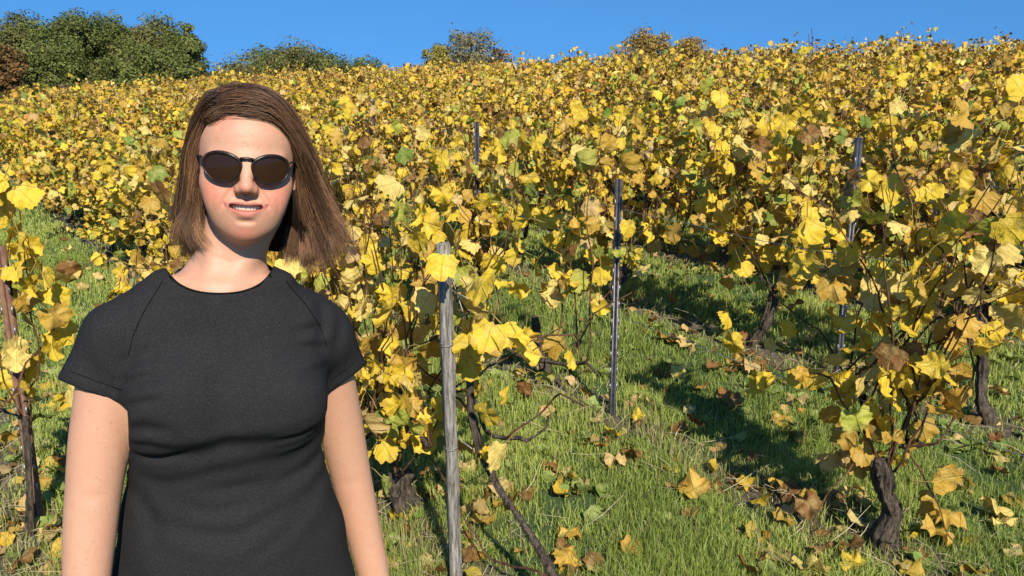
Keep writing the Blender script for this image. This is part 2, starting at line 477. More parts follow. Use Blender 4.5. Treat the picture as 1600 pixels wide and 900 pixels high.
# ================================================================ VINES
def mat_leaf():
    m, nt, b, out = new_mat('vine leaf')
    a = nd(nt, 'ShaderNodeAttribute', attribute_name='col')
    luv = nd(nt, 'ShaderNodeAttribute', attribute_name='luv')
    info = nd(nt, 'ShaderNodeObjectInfo')
    pos = geo_pos(nt)
    # blotches, freckles and dried rims: leaf-space pattern, the third component is a per leaf number
    sep = nd(nt, 'ShaderNodeSeparateXYZ'); nt.links.new(luv.outputs['Vector'], sep.inputs[0])
    rndz = mathn(nt, 'ADD', mathn(nt, 'MULTIPLY', sep.outputs[2], 37.0), mathn(nt, 'MULTIPLY', info.outputs['Random'], 53.0))
    cmb = nd(nt, 'ShaderNodeCombineXYZ'); nt.links.new(sep.outputs[0], cmb.inputs[0]); nt.links.new(sep.outputs[1], cmb.inputs[1]); nt.links.new(rndz, cmb.inputs[2])
    n1 = noise(nt, 2.2, 4, cmb.outputs[0], 0.6); n2 = noise(nt, 13, 3, cmb.outputs[0], 0.7)
    ln = nd(nt, 'ShaderNodeVectorMath', operation='LENGTH')
    c2 = nd(nt, 'ShaderNodeCombineXYZ'); nt.links.new(sep.outputs[0], c2.inputs[0]); nt.links.new(mathn(nt, 'SUBTRACT', sep.outputs[1], 0.42), c2.inputs[1])
    nt.links.new(c2.outputs[0], ln.inputs[0])
    rim = mathn(nt, 'ADD', ln.outputs['Value'], mathn(nt, 'MULTIPLY', mathn(nt, 'SUBTRACT', n1.outputs[0], 0.5), 1.1))
    rimf = ramp(nt, rim, [(0.44, (0, 0, 0)), (0.72, (1, 1, 1))])
    # radial veins from the petiole
    ang = mathn(nt, 'ARCTAN2', sep.outputs[0], mathn(nt, 'ADD', sep.outputs[1], 0.02))
    vein = mathn(nt, 'ABSOLUTE', mathn(nt, 'SINE', mathn(nt, 'MULTIPLY', ang, 3.6)))
    wide = mathn(nt, 'MULTIPLY', vein, ln.outputs['Value'])
    vf = ramp(nt, vein, [(0.0, (1, 1, 1)), (0.14, (0, 0, 0))])
    base = a.outputs['Color']
    dark = mix(nt, 1.0, base, (0.62, 0.42, 0.30), 'MULTIPLY')
    pale = mix(nt, 0.45, base, (0.66, 0.52, 0.20))
    grn = mix(nt, 0.55, base, (0.25, 0.34, 0.05))
    c = mix(nt, mathn(nt, 'MULTIPLY', ramp(nt, n1.outputs[0], [(0.48, (0, 0, 0)), (0.62, (1, 1, 1))]).outputs[0], 0.55), base, pale)
    c = mix(nt, mathn(nt, 'MULTIPLY', vf.outputs[0], 0.35), c, grn)
    c = mix(nt, mathn(nt, 'MULTIPLY', rimf.outputs[0], 0.62), c, dark)
    fr = ramp(nt, n2.outputs[0], [(0.60, (0, 0, 0)), (0.68, (1, 1, 1))])
    c = mix(nt, mathn(nt, 'MULTIPLY', fr.outputs[0], 0.6), c, (0.24, 0.12, 0.03))
    # per leaf brightness
    var = mathn(nt, 'ADD', mathn(nt, 'MULTIPLY', info.outputs['Random'], 0.22), 0.89)
    hsv = nd(nt, 'ShaderNodeHueSaturation'); nt.links.new(c, hsv.inputs['Color']); nt.links.new(var, hsv.inputs['Value'])
    c = hsv.outputs[0]
    nt.links.new(c, b.inputs['Base Color']); b.inputs['Roughness'].default_value = 0.5
    b.inputs['Specular IOR Level'].default_value = 0.16
    n5 = noise(nt, 5.5, 3, cmb.outputs[0], 0.6)
    h = mathn(nt, 'ADD', mathn(nt, 'ADD', mathn(nt, 'MULTIPLY', vf.outputs[0], 0.5), mathn(nt, 'MULTIPLY', n2.outputs[0], 0.4)), mathn(nt, 'MULTIPLY', n5.outputs[0], 1.6))
    bump(nt, b, h, 0.7, 0.006)
    tr = nd(nt, 'ShaderNodeBsdfTranslucent')
    tc = mix(nt, 1.0, c, (1.0, 0.86, 0.5), 'MULTIPLY')
    nt.links.new(tc, tr.inputs['Color'])
    ms = nd(nt, 'ShaderNodeMixShader'); ms.inputs[0].default_value = 0.25
    nt.links.new(b.outputs[0], ms.inputs[1]); nt.links.new(tr.outputs[0], ms.inputs[2]); nt.links.new(ms.outputs[0], out.inputs['Surface'])
    return m
M_LEAF = mat_leaf()
M_TRUNK = mat_bark('old vine bark', (0.010, 0.0075, 0.005), (0.20, 0.155, 0.11), 75)
M_CANE = mat_bark('vine cane bark', (0.06, 0.026, 0.012), (0.22, 0.115, 0.06), 40)

YEL = (0.62, 0.425, 0.035); PAL = (0.64, 0.475, 0.13); OCH = (0.45, 0.27, 0.04); BRN = (0.19, 0.088, 0.024); TAN = (0.50, 0.345, 0.13)
YGR = (0.34, 0.34, 0.05); GRN = (0.15, 0.20, 0.03)
PAL_RIM = (0.78, 0.68, 0.36)
PALETTES = {
    'near':  [(YEL, .46), (PAL, .16), (OCH, .20), (BRN, .06), (TAN, .03), (YGR, .07), (GRN, .02)],
    'mid':   [(YEL, .42), (PAL, .16), (OCH, .24), (BRN, .10), (TAN, .03), (YGR, .04), (GRN, .01)],
    'far':   [(YEL, .34), (PAL, .17), (OCH, .27), (BRN, .16), (TAN, .04), (YGR, .02), (GRN, .0)],
    'green': [(YEL, .40), (PAL, .13), (OCH, .15), (BRN, .05), (TAN, .02), (YGR, .19), (GRN, .06)],
    'dry':   [(BRN, .40), (TAN, .38), (OCH, .16), (YEL, .06)],
}
def pick_cols(r, pal, n):
    p = PALETTES[pal]; w_ = np.array([q[1] for q in p]); w_ = w_ / w_.sum()
    k = r.choice(len(p), n, p=w_)
    c = np.array([q[0] for q in p])[k]
    return c * (0.86 + 0.28 * r.random((n, 1))) * (1 + 0.08 * r.standard_normal((n, 3)))

# outline of a vine leaf: (angle from tip in degrees, radius), petiole sinus at 180
LEAF_HI = [(0, .57), (8, .52), (15, .55), (24, .48), (33, .45), (42, .46), (50, .54), (59, .50), (68, .53), (78, .47), (88, .45), (98, .44),
           (109, .50), (122, .46), (136, .47), (152, .43), (168, .33), (180, .15)]
LEAF_LO = [(0, .58), (17, .51), (34, .44), (52, .54), (74, .50), (94, .43), (112, .49), (138, .46), (162, .40), (180, .14)]
LEAF_XS = [(0, .58), (55, .52), (120, .48), (180, .15)]
def leaf_template(outl, seed, curl=0.5, ring=True, petiole=True):
    """unit leaf, petiole joint at the origin, tip along +Y, upper face +Z"""
    r = np.random.default_rng(seed)
    full = [(a, q) for a, q in outl] + [(360 - a, q) for a, q in outl[1:-1]][::-1]
    a = np.radians([f[0] for f in full]); q = np.array([f[1] for f in full]) * (1 + 0.07 * r.standard_normal(len(full)))
    cx, cy = 0.0, 0.42
    x = cx + q * np.sin(a) * 1.08; y = cy + q * np.cos(a)
    x[len(outl) - 1] = 0.0; y[len(outl) - 1] = 0.02 + (0.28 if ring else 0.25) * 0
    n = len(x)
    fold = curl * (0.25 + 0.6 * r.random()); droop = curl * (r.random() - 0.2) * 1.3; tw = curl * 0.8 * (r.random() - 0.5)
    ph = r.random(4) * 6.28; cup = curl * (r.random() - 0.35) * 1.6
    def height(x, y):
        rr = np.hypot(x, y - 0.42)
        an = np.arctan2(x, y - 0.42)
        z = -fold * 0.55 * np.abs(x) - droop * 0.45 * y * y + tw * x * y + cup * rr * rr
        z = z + curl * rr * (0.20 * np.sin(3 * an + ph[0]) + 0.14 * np.sin(5 * an + ph[1])) + curl * 0.25 * np.clip(rr - 0.35, 0, 1) * np.sin(9 * an + ph[2])
        return z
    V = [(0.0, 0.40)]
    if ring:
        V += [(cx + (xx - cx) * 0.52, cy + (yy - cy) * 0.52) for xx, yy in zip(x, y)]
    V += list(zip(x, y))
    V = np.array(V); z = height(V[:, 0], V[:, 1])
    z -= height(np.array([0.0]), np.array([0.0]))[0]
    verts = np.column_stack([V, z]); uv = np.column_stack([V, np.zeros(len(V))])
    T = []
    if ring:
        for i in range(n):
            j = (i + 1) % n
            T.append((0, 1 + j, 1 + i)); T.append((1 + i, 1 + j, 1 + n + j)); T.append((1 + i, 1 + n + j, 1 + n + i))
    else:
        for i in range(n):
            j = (i + 1) % n
            T.append((0, 1 + j, 1 + i))
    ispet = np.zeros(len(verts))
    if petiole:
        b0 = len(verts)
        L = 0.75; s = 0.022
        pv = np.array([(-s, 0, 0), (s, 0, 0), (0, 0, s * 1.4), (-s, -L * .5, L * 0.22), (s, -L * .5, L * 0.22), (0, -L * .5, L * 0.22 + s * 1.4), (0, -L, L * 0.6)])
        verts = np.vstack([verts, pv]); uv = np.vstack([uv, np.zeros((7, 3))]); ispet = np.concatenate([ispet, np.ones(7)])
        T += [(b0 + i, b0 + j, b0 + 3 + j) for i, j in ((0, 1), (1, 2), (2, 0))] + [(b0 + i, b0 + 3 + j, b0 + 3 + i) for i, j in ((0, 1), (1, 2), (2, 0))]
        T += [(b0 + 3, b0 + 4, b0 + 6), (b0 + 4, b0 + 5, b0 + 6), (b0 + 5, b0 + 3, b0 + 6)]
    return verts, np.array(T), uv, ispet
PETC = np.array([0.36, 0.20, 0.07])

_leafmesh = {}
LEAF_SHAPES = [leaf_template(LEAF_HI, 40 + k, 0.4 + 0.10 * k) for k in range(10)]
DRY_SHAPES = [leaf_template(LEAF_HI, 80 + k, 1.0 + 0.12 * k, petiole=False) for k in range(6)]
def leaf_mesh(shape, pal_i, cname, dry=False):
    key = (shape, pal_i, cname, dry)
    if key not in _leafmesh:
        v, t, uv, isp = (DRY_SHAPES if dry else LEAF_SHAPES)[shape]
        col = np.tile(np.array(cname), (len(v), 1)); col[isp > 0] = PETC
        uv = uv.copy(); uv[:, 2] = random.random()
        _leafmesh[key] = mesh_np('leaf', v, t, M_LEAF, {'col': np.column_stack([col, np.ones(len(v))]), 'luv': uv})
    return _leafmesh[key]

def leaf_frames(r, n, side_bias):
    """rotation matrices: tip mostly downwards, upper face outwards with a lean to the light"""
    tip = np.column_stack([0.55 * r.standard_normal(n), 0.55 * r.standard_normal(n), -0.9 + 0.5 * r.standard_normal(n)])
    tip /= np.linalg.norm(tip, axis=1)[:, None]
    sunv = np.array([-SUN_TRAVEL[0], -SUN_TRAVEL[1], 0.35])
    nn = 0.95 * r.standard_normal((n, 3)) + sunv * 0.45 + side_bias
    nn -= tip * (nn * tip).sum(1)[:, None]
    nn /= np.linalg.norm(nn, axis=1)[:, None]
    xx = np.cross(tip, nn)
    return np.stack([xx, tip, nn], -1)        # columns are the images of local x, y, z

def joined_leaves(name, pos, Rm, size, cols, templates, r):
    k = r.integers(0, len(templates), len(pos))
    V = []; T = []; A = []; U = []; n0 = 0
    for j, (tv, tt, tu, isp) in enumerate(templates):
        s = np.where(k == j)[0]
        if not len(s): continue
        v = np.einsum('nij,mj->nmi', Rm[s], tv) * size[s][:, None, None] + pos[s][:, None, :]
        m = len(tv)
        T.append((tt[None] + (np.arange(len(s)) * m)[:, None, None]).reshape(-1, 3) + n0)
        c = np.repeat(cols[s][:, None, :], m, axis=1); c[:, isp > 0] = PETC
        u = np.repeat(tu[None], len(s), axis=0).copy(); u[:, :, 2] = r.random(len(s))[:, None]
        V.append(v.reshape(-1, 3)); A.append(c.reshape(-1, 3)); U.append(u.reshape(-1, 3)); n0 += len(s) * m
    V = np.vstack(V); A = np.vstack(A)
    return mesh_np(name, V, np.vstack(T), M_LEAF, {'col': np.column_stack([A, np.ones(len(A))]), 'luv': np.vstack(U)})

T_MID = [leaf_template(LEAF_LO, 200 + k, 0.8 + 0.2 * k, ring=False) for k in range(8)]
T_FAR = [leaf_template(LEAF_LO, 220 + k, 0.9 + 0.2 * k, ring=False, petiole=False) for k in range(6)]
T_XS = [leaf_template(LEAF_XS, 240 + k, 0.6, ring=False, petiole=False) for k in range(4)]

def wander(r, a, b, n, amp):
    a = np.array(a, float); b = np.array(b, float)
    t = np.linspace(0, 1, n)[:, None]
    w_ = np.cumsum(r.standard_normal((n, 3)), axis=0) * amp / sqrt(n)
    w_ -= w_[0]; w_ *= np.sin(t * pi * 0.5) ** 0.7
    return a + (b - a) * t + w_

D3 = np.array([RD[0], RD[1], 0.0]); N3 = np.array([RN[0], RN[1], 0.0]); Z3 = np.array([0, 0, 1.0])

def vine_plan(r, H=1.25, nsh=9, spread=0.52, trunk_h=0.42, lean=0.1, messy=1.0, low_shoots=2):
    """trunk, arms and shoots of one vine in local space (origin on the ground, D3 along the row)"""
    top = D3 * lean * r.standard_normal() + N3 * 0.04 * r.standard_normal() + Z3 * trunk_h
    trunk = wander(r, (0, 0, -0.03), top, 8, 0.11)
    arms = []
    for s in (-1, 1):
        e = top + D3 * s * spread * (0.75 + 0.3 * r.random()) + Z3 * (0.07 * r.standard_normal() + 0.03)
        arms.append(wander(r, top, e, 7, 0.06))
    shoots = []
    for k in range(nsh):
        arm = arms[k % 2]; f = r.random() ** 0.8
        p = arm[min(6, int(f * 6.99))]
        hgt = H * (0.80 + 0.28 * r.random())
        e = p + D3 * 0.20 * r.standard_normal() * messy + N3 * 0.11 * r.standard_normal() * messy
        e[2] = hgt
        shoots.append(wander(r, p, e, 9, 0.09 * messy))
    for k in range(low_shoots):
        arm = arms[r.integers(0, 2)]; p = arm[r.integers(1, 7)]
        e = p + D3 * 0.28 * r.standard_normal() + N3 * 0.22 * r.standard_normal(); e[2] = p[2] + 0.25 * r.random() - 0.12
        shoots.append(wander(r, p, e, 7, 0.08))
    return trunk, arms, shoots

def shoots_leaves(r, shoots, n, size=0.10, zmin=0.28, side=0.09, topbias=0.0):
    """positions of n leaves hung beside the shoots"""
    k = r.integers(0, len(shoots), n * 2)
    f = r.random(n * 2) ** (1 - topbias)
    out = []
    for a, b in zip(k, f):
        s = shoots[a]; x = b * (len(s) - 1.001); i = int(x)
        out.append(s[i] * (1 - (x - i)) + s[i + 1] * (x - i))
    out = np.array(out)
    out += N3 * (side * r.standard_normal(len(out)))[:, None] + D3 * (0.06 * r.standard_normal(len(out)))[:, None] + Z3 * (0.03 * r.standard_normal(len(out)) - 0.01)[:, None]
    out = out[out[:, 2] > zmin][:n]
    return out, size * (0.62 + 0.62 * r.random(len(out)))

def bark_tube(pts, r0, r1, sides=11, seedr=None):
    """fissured, knotty stem"""
    n = 34
    pts = np.asarray(pts); t = np.linspace(0, len(pts) - 1, n)
    i = np.minimum(t.astype(int), len(pts) - 2); f = (t - i)[:, None]
    f = f * f * (3 - 2 * f)
    p = pts[i] * (1 - f) + pts[i + 1] * f
    rad = np.linspace(r0, r1, n) * (1 + 0.16 * np.sin(np.linspace(0, 9, n) + rng.random() * 6) + 0.07 * rng.standard_normal(n))
    rad[-4:] *= np.array([1.15, 1.05, 0.75, 0.3]); rad[:2] *= 1.2
    v, t_, q = tube(p, rad, sides * 2, rough=0.05)
    S2 = sides * 2; vv = v[:n * S2].reshape(n, S2, 3)
    rid = 1 + 0.16 * np.sign(np.sin(np.arange(S2) * 2.4 + rng.random() * 6))[None, :] * (0.6 + 0.4 * rng.random((n, S2))) + 0.10 * np.cumsum(rng.standard_normal((n, S2)), axis=0) / sqrt(n)
    vv = p[:, None, :] + (vv - p[:, None, :]) * rid[..., None]
    v = np.vstack([vv.reshape(-1, 3), v[n * S2:]])
    return v, t_, q

def build_vine(t, r, plan, detail, leaves, pal, trunk_r=0.03):
    """hang the parts on the empty t (coordinates local to its base)"""
    trunk, arms, shoots = plan
    if detail:
        obj('trunk', mesh_np('trunk', *bm3(bark_tube(trunk, trunk_r * 1.15, trunk_r * 0.85, 12)), mat=M_TRUNK), t)
        for a in arms:
            obj('arm', mesh_np('arm', *bm3(bark_tube(a, trunk_r * 0.55, trunk_r * 0.25, 8)), mat=M_TRUNK), t)
        for s in shoots:
            n = len(s)
            tt = np.linspace(0, n - 1, 24); ii = np.minimum(tt.astype(int), n - 2); f = (tt - ii)[:, None]
            p = s[ii] * (1 - f) + s[ii + 1] * f
            rad = np.linspace(0.0040, 0.0016, 24) * (1 + 0.28 * (np.arange(24) % 4 == 0))
            obj('cane', mesh_np('cane', *bm3(tube(p, rad, 6)), mat=M_CANE), t)
    else:
        mb = MB(); mb.add(*tube(trunk, np.linspace(trunk_r * 1.1, trunk_r * 0.8, len(trunk)), 7, rough=0.15))
        for a in arms: mb.add(*tube(a, np.linspace(trunk_r * 0.5, trunk_r * 0.25, len(a)), 5))
        obj('trunk', mb.mesh('trunk', M_TRUNK), t)
        mb = MB()
        for s in shoots: mb.add(*tube(s, np.linspace(0.0048, 0.0022, len(s)), 4))
        tag(obj('canes', mb.mesh('canes', M_CANE), t), kind='stuff')

def bm3(x):
    v, t, q = x
    class _A: pass
    return _Q(v, t, q)
def _Q(v, t, q):
    # quads to triangles so that one array feeds mesh_np
    tt = np.vstack([t, q[:, [0, 1, 2]], q[:, [0, 2, 3]]]) if len(t) else np.vstack([q[:, [0, 1, 2]], q[:, [0, 2, 3]]])
    return v, tt

PALCOLS = {k: None for k in PALETTES}
def place_leaf(parent, base, pos, Rm, size, pal, r, dry=False, cname=None):
    p = PALETTES[pal]
    w_ = np.array([q[1] for q in p]); k = r.choice(len(p), p=w_ / w_.sum())
    c = cname or p[k][0]
    me = leaf_mesh(int(r.integers(0, 6 if dry else 10)), 0, c, dry)
    o = bpy.data.objects.new('leaf', me); C.objects.link(o); o.parent = parent
    M4 = Matrix.Identity(4)
    for i in range(3):
        for j in range(3): M4[i][j] = Rm[i, j] * size
        M4[i][3] = pos[i]
    o.matrix_basis = M4
    return o

# ---------------------------------------------------------------- near vines: every leaf an object
near_t = []
def near_vine(i, t, label, seed, n_leaves, pal='near', extra=(), H=1.22, nsh=13, trunk_h=0.4, trunk_r=0.023, spread=0.5, size=0.088,
              zmin=0.28, messy=1.0, low=2, lean=0.1, off=0.0, side=0.09, trunk=None, topbias=0.0, shoots_px=(), depth=None):
    on_row = (lambda a, b, i_, o_=0.0: P(a, b, depth + o_)) if depth else globals()['on_row']
    r = np.random.default_rng(seed)
    p = rowpt(i, t) + RN * off
    base = np.array([p[0], p[1], float(gz(p[0], p[1]))])
    e = thing('grapevine', label, 'grapevine', tuple(base))
    plan = vine_plan(r, H, nsh, spread, trunk_h, lean, messy, low)
    if trunk is not None:
        tr = np.array(trunk) - base
        sh = tr[-1] - plan[0][-1]
        plan = (np.array([tr[0] + (tr[-1] - tr[0]) * k / 7 + 0.012 * r.standard_normal(3) for k in range(8)]) if len(tr) == 2 else tr,
                [a + sh for a in plan[1]], [s + sh * np.linspace(1, 0, len(s))[:, None] for s in plan[2]])
    for px in shoots_px:
        q = [np.asarray(on_row(a, b, i, off + (c[0] if c else 0))) - base for a, b, *c in px]
        qq = []
        for a, b in zip(q[:-1], q[1:]):
            for k in range(4): qq.append(a + (b - a) * k / 4 + 0.006 * r.standard_normal(3))
        qq.append(q[-1]); plan[2].append(np.array(qq))
    build_vine(e, r, plan, True, None, pal, trunk_r)
    pos, sz = shoots_leaves(r, plan[2], n_leaves, size, zmin, side, topbias)
    Rm = leaf_frames(r, len(pos), N3 * 0)
    for a in range(len(pos)): place_leaf(e, base, pos[a], Rm[a], sz[a], pal, r)
    # clusters that the photograph shows
    for (px, py, n, spx, s, c) in extra:
        for k in range(n):
            q = on_row(px + spx * r.standard_normal(), py + spx * r.standard_normal(), i, off + 0.06 * r.standard_normal()) - base
            Rk = leaf_frames(r, 1, N3 * 0)[0]
            q = q + np.array([0, 0, s * 0.45])
            place_leaf(e, base, q, Rk, 0.82 * s * (0.85 + 0.3 * r.random()), pal, r, cname=c)
    near_t.append((i, t))
    return e

# front of row three from the left of the lane: the sparse vine at bottom right
near_vine(2, 1.04, 'sparse near vine at bottom right with a black stubby trunk and hanging yellow leaves', 301, 80,
          extra=[(1262, 385, 3, 14, .13, YEL), (1300, 455, 4, 18, .135, OCH), (1222, 448, 2, 8, .09, OCH), (1378, 590, 2, 8, .12, PAL), (1378, 655, 2, 6, .12, YEL),
                 (1340, 705, 4, 16, .10, OCH), (1300, 710, 3, 14, .09, TAN), (1450, 788, 2, 5, .12, OCH), (1250, 592, 1, 3, .09, YEL), (1290, 598, 1, 3, .085, YEL),
                 (1385, 450, 3, 12, .13, PAL), (1450, 440, 2, 10, .12, YEL), (1430, 520, 4, 25, .12, YEL), (1500, 545, 4, 25, .10, OCH), (1440, 600, 4, 30, .10, YEL), (1480, 640, 4, 25, .095, OCH), (1350, 520, 4, 25, .10, YEL), (1400, 690, 3, 20, .09, OCH), (1530, 460, 4, 25, .09, PAL), (1440, 470, 4, 25, .1, YEL), (1590, 555, 3, 10, .10, YEL),
                 (1500, 200, 4, 40, .11, OCH), (1590, 180, 2, 10, .08, YEL), (1560, 250, 3, 25, .11, PAL), (1470, 350, 4, 25, .1, YEL)],
          H=1.16, nsh=12, trunk_h=0.22, trunk_r=0.030, spread=0.12, size=.085, zmin=.30, low=2,
          trunk=[on_row(1388, 885, 2), on_row(1380, 840, 2), on_row(1396, 800, 2, .02), on_row(1383, 770, 2), on_row(1378, 740, 2), on_row(1372, 715, 2)],
          shoots_px=[[(1385, 730), (1440, 600), (1480, 420), (1440, 330), (1390, 250)], [(1385, 730), (1400, 560), (1370, 450), (1290, 320), (1215, 270)],
                     [(1400, 740), (1450, 640), (1500, 480), (1590, 300)], [(1385, 740), (1300, 590), (1220, 575), (1150, 535)], [(1400, 700), (1470, 690), (1520, 590), (1510, 400), (1590, 250)],
                     [(1385, 740), (1430, 620), (1400, 480), (1440, 380), (1395, 250), (1380, 130)]])
near_vine(2, 2.90, 'vine rooted behind the pale stump left of the slender black post', 302, 110, 'green',
          extra=[(865, 375, 3, 10, .10, YEL), (870, 430, 2, 8, .09, YEL), (722, 380, 1, 3, .12, YGR), (790, 330, 2, 12, .11, YGR), (850, 320, 2, 12, .11, YGR), (905, 380, 2, 8, .12, YGR)],
          H=1.18, nsh=7, trunk_h=0.40, trunk_r=0.02, zmin=0.5, trunk=[on_row(852, 600, 2), on_row(838, 500, 2)])
near_vine(2, 3.95, 'leafy vine behind the grey wooden post, level with its top', 303, 240, 'near', zmin=.35)
near_vine(2, 5.0, 'dense vine between the wooden post and the neck of the woman', 304, 280, 'near', zmin=.3)
# row two: right of the woman
near_vine(1, 2.33, 'tangled vine with grey flaking trunk between the woman and the wooden post', 305, 190, 'near',
          extra=[(618, 470, 3, 14, .13, YEL), (640, 375, 3, 14, .12, YEL), (745, 462, 1, 3, .13, YEL), (735, 530, 3, 12, .12, YEL), (785, 530, 3, 14, .12, YEL), (735, 585, 2, 6, .09, YEL),
                 (757, 650, 1, 2, .10, YEL), (655, 660, 1, 3, .085, YEL), (640, 640, 2, 8, .08, OCH), (768, 740, 1, 2, .085, YEL), (768, 712, 1, 2, .07, YEL), (555, 440, 3, 12, .12, PAL),
                 (560, 380, 3, 14, .12, YEL), (600, 560, 3, 20, .1, OCH), (640, 330, 3, 18, .12, YGR), (700, 510, 2, 12, .1, YGR), (660, 430, 4, 30, .1, OCH)],
          H=1.18, nsh=20, trunk_h=0.30, trunk_r=0.044, spread=0.42, size=.082, zmin=.3, messy=1.3, low=3,
          trunk=[on_row(638, 825, 1, .05), on_row(622, 735, 1, .05)],
          shoots_px=[[(622, 740), (590, 620), (600, 520), (560, 430), (545, 330)], [(622, 740), (650, 620), (640, 500), (660, 380), (640, 250)], [(625, 745), (700, 640), (690, 500), (720, 360)],
                     [(622, 740), (580, 640), (545, 500), (560, 380)]])
near_vine(1, 1.70, 'leaning vine whose bare trunk slants up to the wooden post from the right', 306, 10, 'near', H=0.9, nsh=2, trunk_h=0.35, trunk_r=0.0115, zmin=.45, low=0, off=0.08, spread=.2,
          trunk=[on_row(866, 905, 1, .10), on_row(850, 870, 1, .1), on_row(812, 810, 1, .08), on_row(780, 765, 1, .07), on_row(748, 700, 1, .05), on_row(736, 640, 1, .03), on_row(733, 560, 1, .02)],
          shoots_px=[[(736, 640), (700, 610), (640, 560), (590, 540)], [(860, 900), (760, 870), (700, 760), (640, 650), (620, 560)], [(733, 580), (728, 500), (705, 440)]])
for k, t in enumerate((3.3, 4.35, 5.4)):
    near_vine(1, t, ['dense vine directly behind the right shoulder seam of the woman', 'dense yellow vine hidden mostly behind the head of the woman',
                     'dense vine at the left of the hair of the woman, beside the grass lane'][k], 310 + k, 260, 'near', zmin=.26, size=.085)
# row four: behind the black posts
near_vine(3, 1.22, 'vine at the right edge of the picture with its black trunk low in shade', 320, 160, 'near', H=1.2, zmin=.42, size=.088,
          extra=[(1545, 300, 3, 20, .11, PAL), (1570, 350, 3, 20, .1, YEL)])
near_vine(3, 2.42, 'vine with dark crooked trunk and lone yellow leaf right of the slender post', 321, 230, 'near', H=1.22, zmin=.45, nsh=10, trunk_h=.45,
          extra=[(1132, 512, 2, 6, .115, YEL), (1130, 260, 4, 18, .13, YEL), (1180, 265, 2, 6, .13, OCH), (1180, 380, 3, 14, .1, YEL), (1120, 425, 3, 14, .1, OCH), (1075, 225, 3, 14, .12, YGR)],
          shoots_px=[[(1175, 440), (1120, 400), (1095, 440), (1130, 500)], [(1175, 440), (1250, 330), (1180, 220), (1150, 160)]])
near_vine(3, 3.45, 'vine with dark trunk right behind the slender black post', 322, 220, 'near', zmin=.40, extra=[(990, 410, 4, 10, .09, YEL), (1030, 360, 4, 20, .1, YEL)])
near_vine(3, 4.5, 'vine above the slanting stump, fourth along the row of the tall black post', 323, 250, 'green', zmin=.42)
near_vine(3, 5.55, 'leafy vine left of the slanting stump, fifth along the row of the tall black post', 324, 280, 'near', zmin=.35)
# row one: left foreground
near_vine(0, 3.09, 'bright yellow vine at the left edge beside the bare arm of the woman', 330, 12, 'near', depth=2.57, off=0.08, spread=0.08, H=0.7, zmin=.35, nsh=2, low=0, trunk_h=.35, trunk_r=.011,
          trunk=[P(46, 850, 2.57), P(46, 760, 2.57), P(40, 650, 2.57)],
          extra=[(15, 300, 4, 12, .11, YEL), (20, 340, 4, 14, .11, YEL), (25, 400, 5, 20, .12, YEL), (50, 440, 4, 18, .12, YEL), (40, 500, 4, 20, .12, OCH), (80, 545, 2, 8, .13, YEL), (45, 580, 3, 12, .12, YEL),
                 (95, 630, 2, 6, .10, YEL), (70, 475, 3, 10, .12, PAL), (25, 620, 3, 10, .09, YEL), (15, 550, 3, 12, .11, PAL)],
          shoots_px=[[(42, 660), (15, 560), (10, 420), (20, 300)], [(42, 660), (60, 560), (40, 440), (30, 320)], [(42, 660), (5, 600), (-20, 480)]])

# ---------------------------------------------------------------- the dense slope: variants copied along the rows
def variant(seed, n, pal, temps, H, size, nsh=16, single=0, zmin=.25, leafy_top=0.0):
    r = np.random.default_rng(seed)
    plan = vine_plan(r, H, nsh, 0.55, 0.4, 0.1, 1.0, 3)
    pos, sz = shoots_leaves(r, plan[2], n, size, zmin, 0.12, leafy_top)
    Rm = leaf_frames(r, len(pos), N3 * 0)
    one = []
    for a in range(single):
        p_ = PALETTES[pal]; w_ = np.array([q[1] for q in p_]); c_ = p_[r.choice(len(p_), p=w_ / w_.sum())][0]
        M4 = Matrix.Identity(4)
        for i in range(3):
            for j in range(3): M4[i][j] = Rm[a][i, j] * sz[a] * 1.12
            M4[i][3] = pos[a][i]
        one.append((leaf_mesh(int(r.integers(0, 10)), 0, c_), M4))
    pos, Rm, sz = pos[single:], Rm[single:], sz[single:]
    me = joined_leaves('foliage', pos, Rm, sz, pick_cols(r, pal, len(pos)), temps, r)
    mb = MB(); mb.add(*tube(plan[0], np.linspace(.036, .026, len(plan[0])), 7, rough=0.15))
    for a in plan[1]: mb.add(*tube(a, np.linspace(.018, .009, len(a)), 5))
    mt = mb.mesh('trunk', M_TRUNK)
    mb = MB()
    for s in plan[2]: mb.add(*tube(s, np.linspace(0.0046, 0.0022, len(s)), 4, cap=False))
    mc = mb.mesh('canes', M_CANE)
    return me, mt, mc, one
V_MID = [variant(500 + k, 760, 'mid' if k < 6 else 'near', T_MID, 1.24, .064) for k in range(10)]
V_GRN = [variant(530 + k, 760, 'green', T_MID, 1.24, .064) for k in range(4)]
V_NEAR = [variant(590 + k, 640, 'near' if k < 3 else 'green', T_MID, 1.24, .070, single=220) for k in range(5)]
V_FAR = [variant(560 + k, 860, 'far', T_FAR, 1.27, .057, leafy_top=0.12) for k in range(8)]

cand = []
for i in range(0, 26):
    for k in range(0, 64):
        t = 0.95 + 1.06 * k + 0.12 * random.uniform(-1, 1) + (0.4 if i % 2 else 0)
        if i == 0: continue
        if i == 1 and t < 6.0: continue
        if i == 2 and t < 5.5: continue
        if i == 3 and t < 6.0: continue
        if i >= 4: t -= 1.6 + 0.75 * (i - 4)
        p = rowpt(i, t)
        q = QN @ p
        if q > 19.5 or p[1] < 1.0 or p[1] > 52: continue
        u = p[0] / (p[1] * 0.978 + 0.25)
        if abs(u) > 0.70 + 0.9 / max(p[1], 1): continue
        d = float(np.hypot(*p))
        cand.append((d, i, t, p))
cand.sort(key=lambda a: a[0])

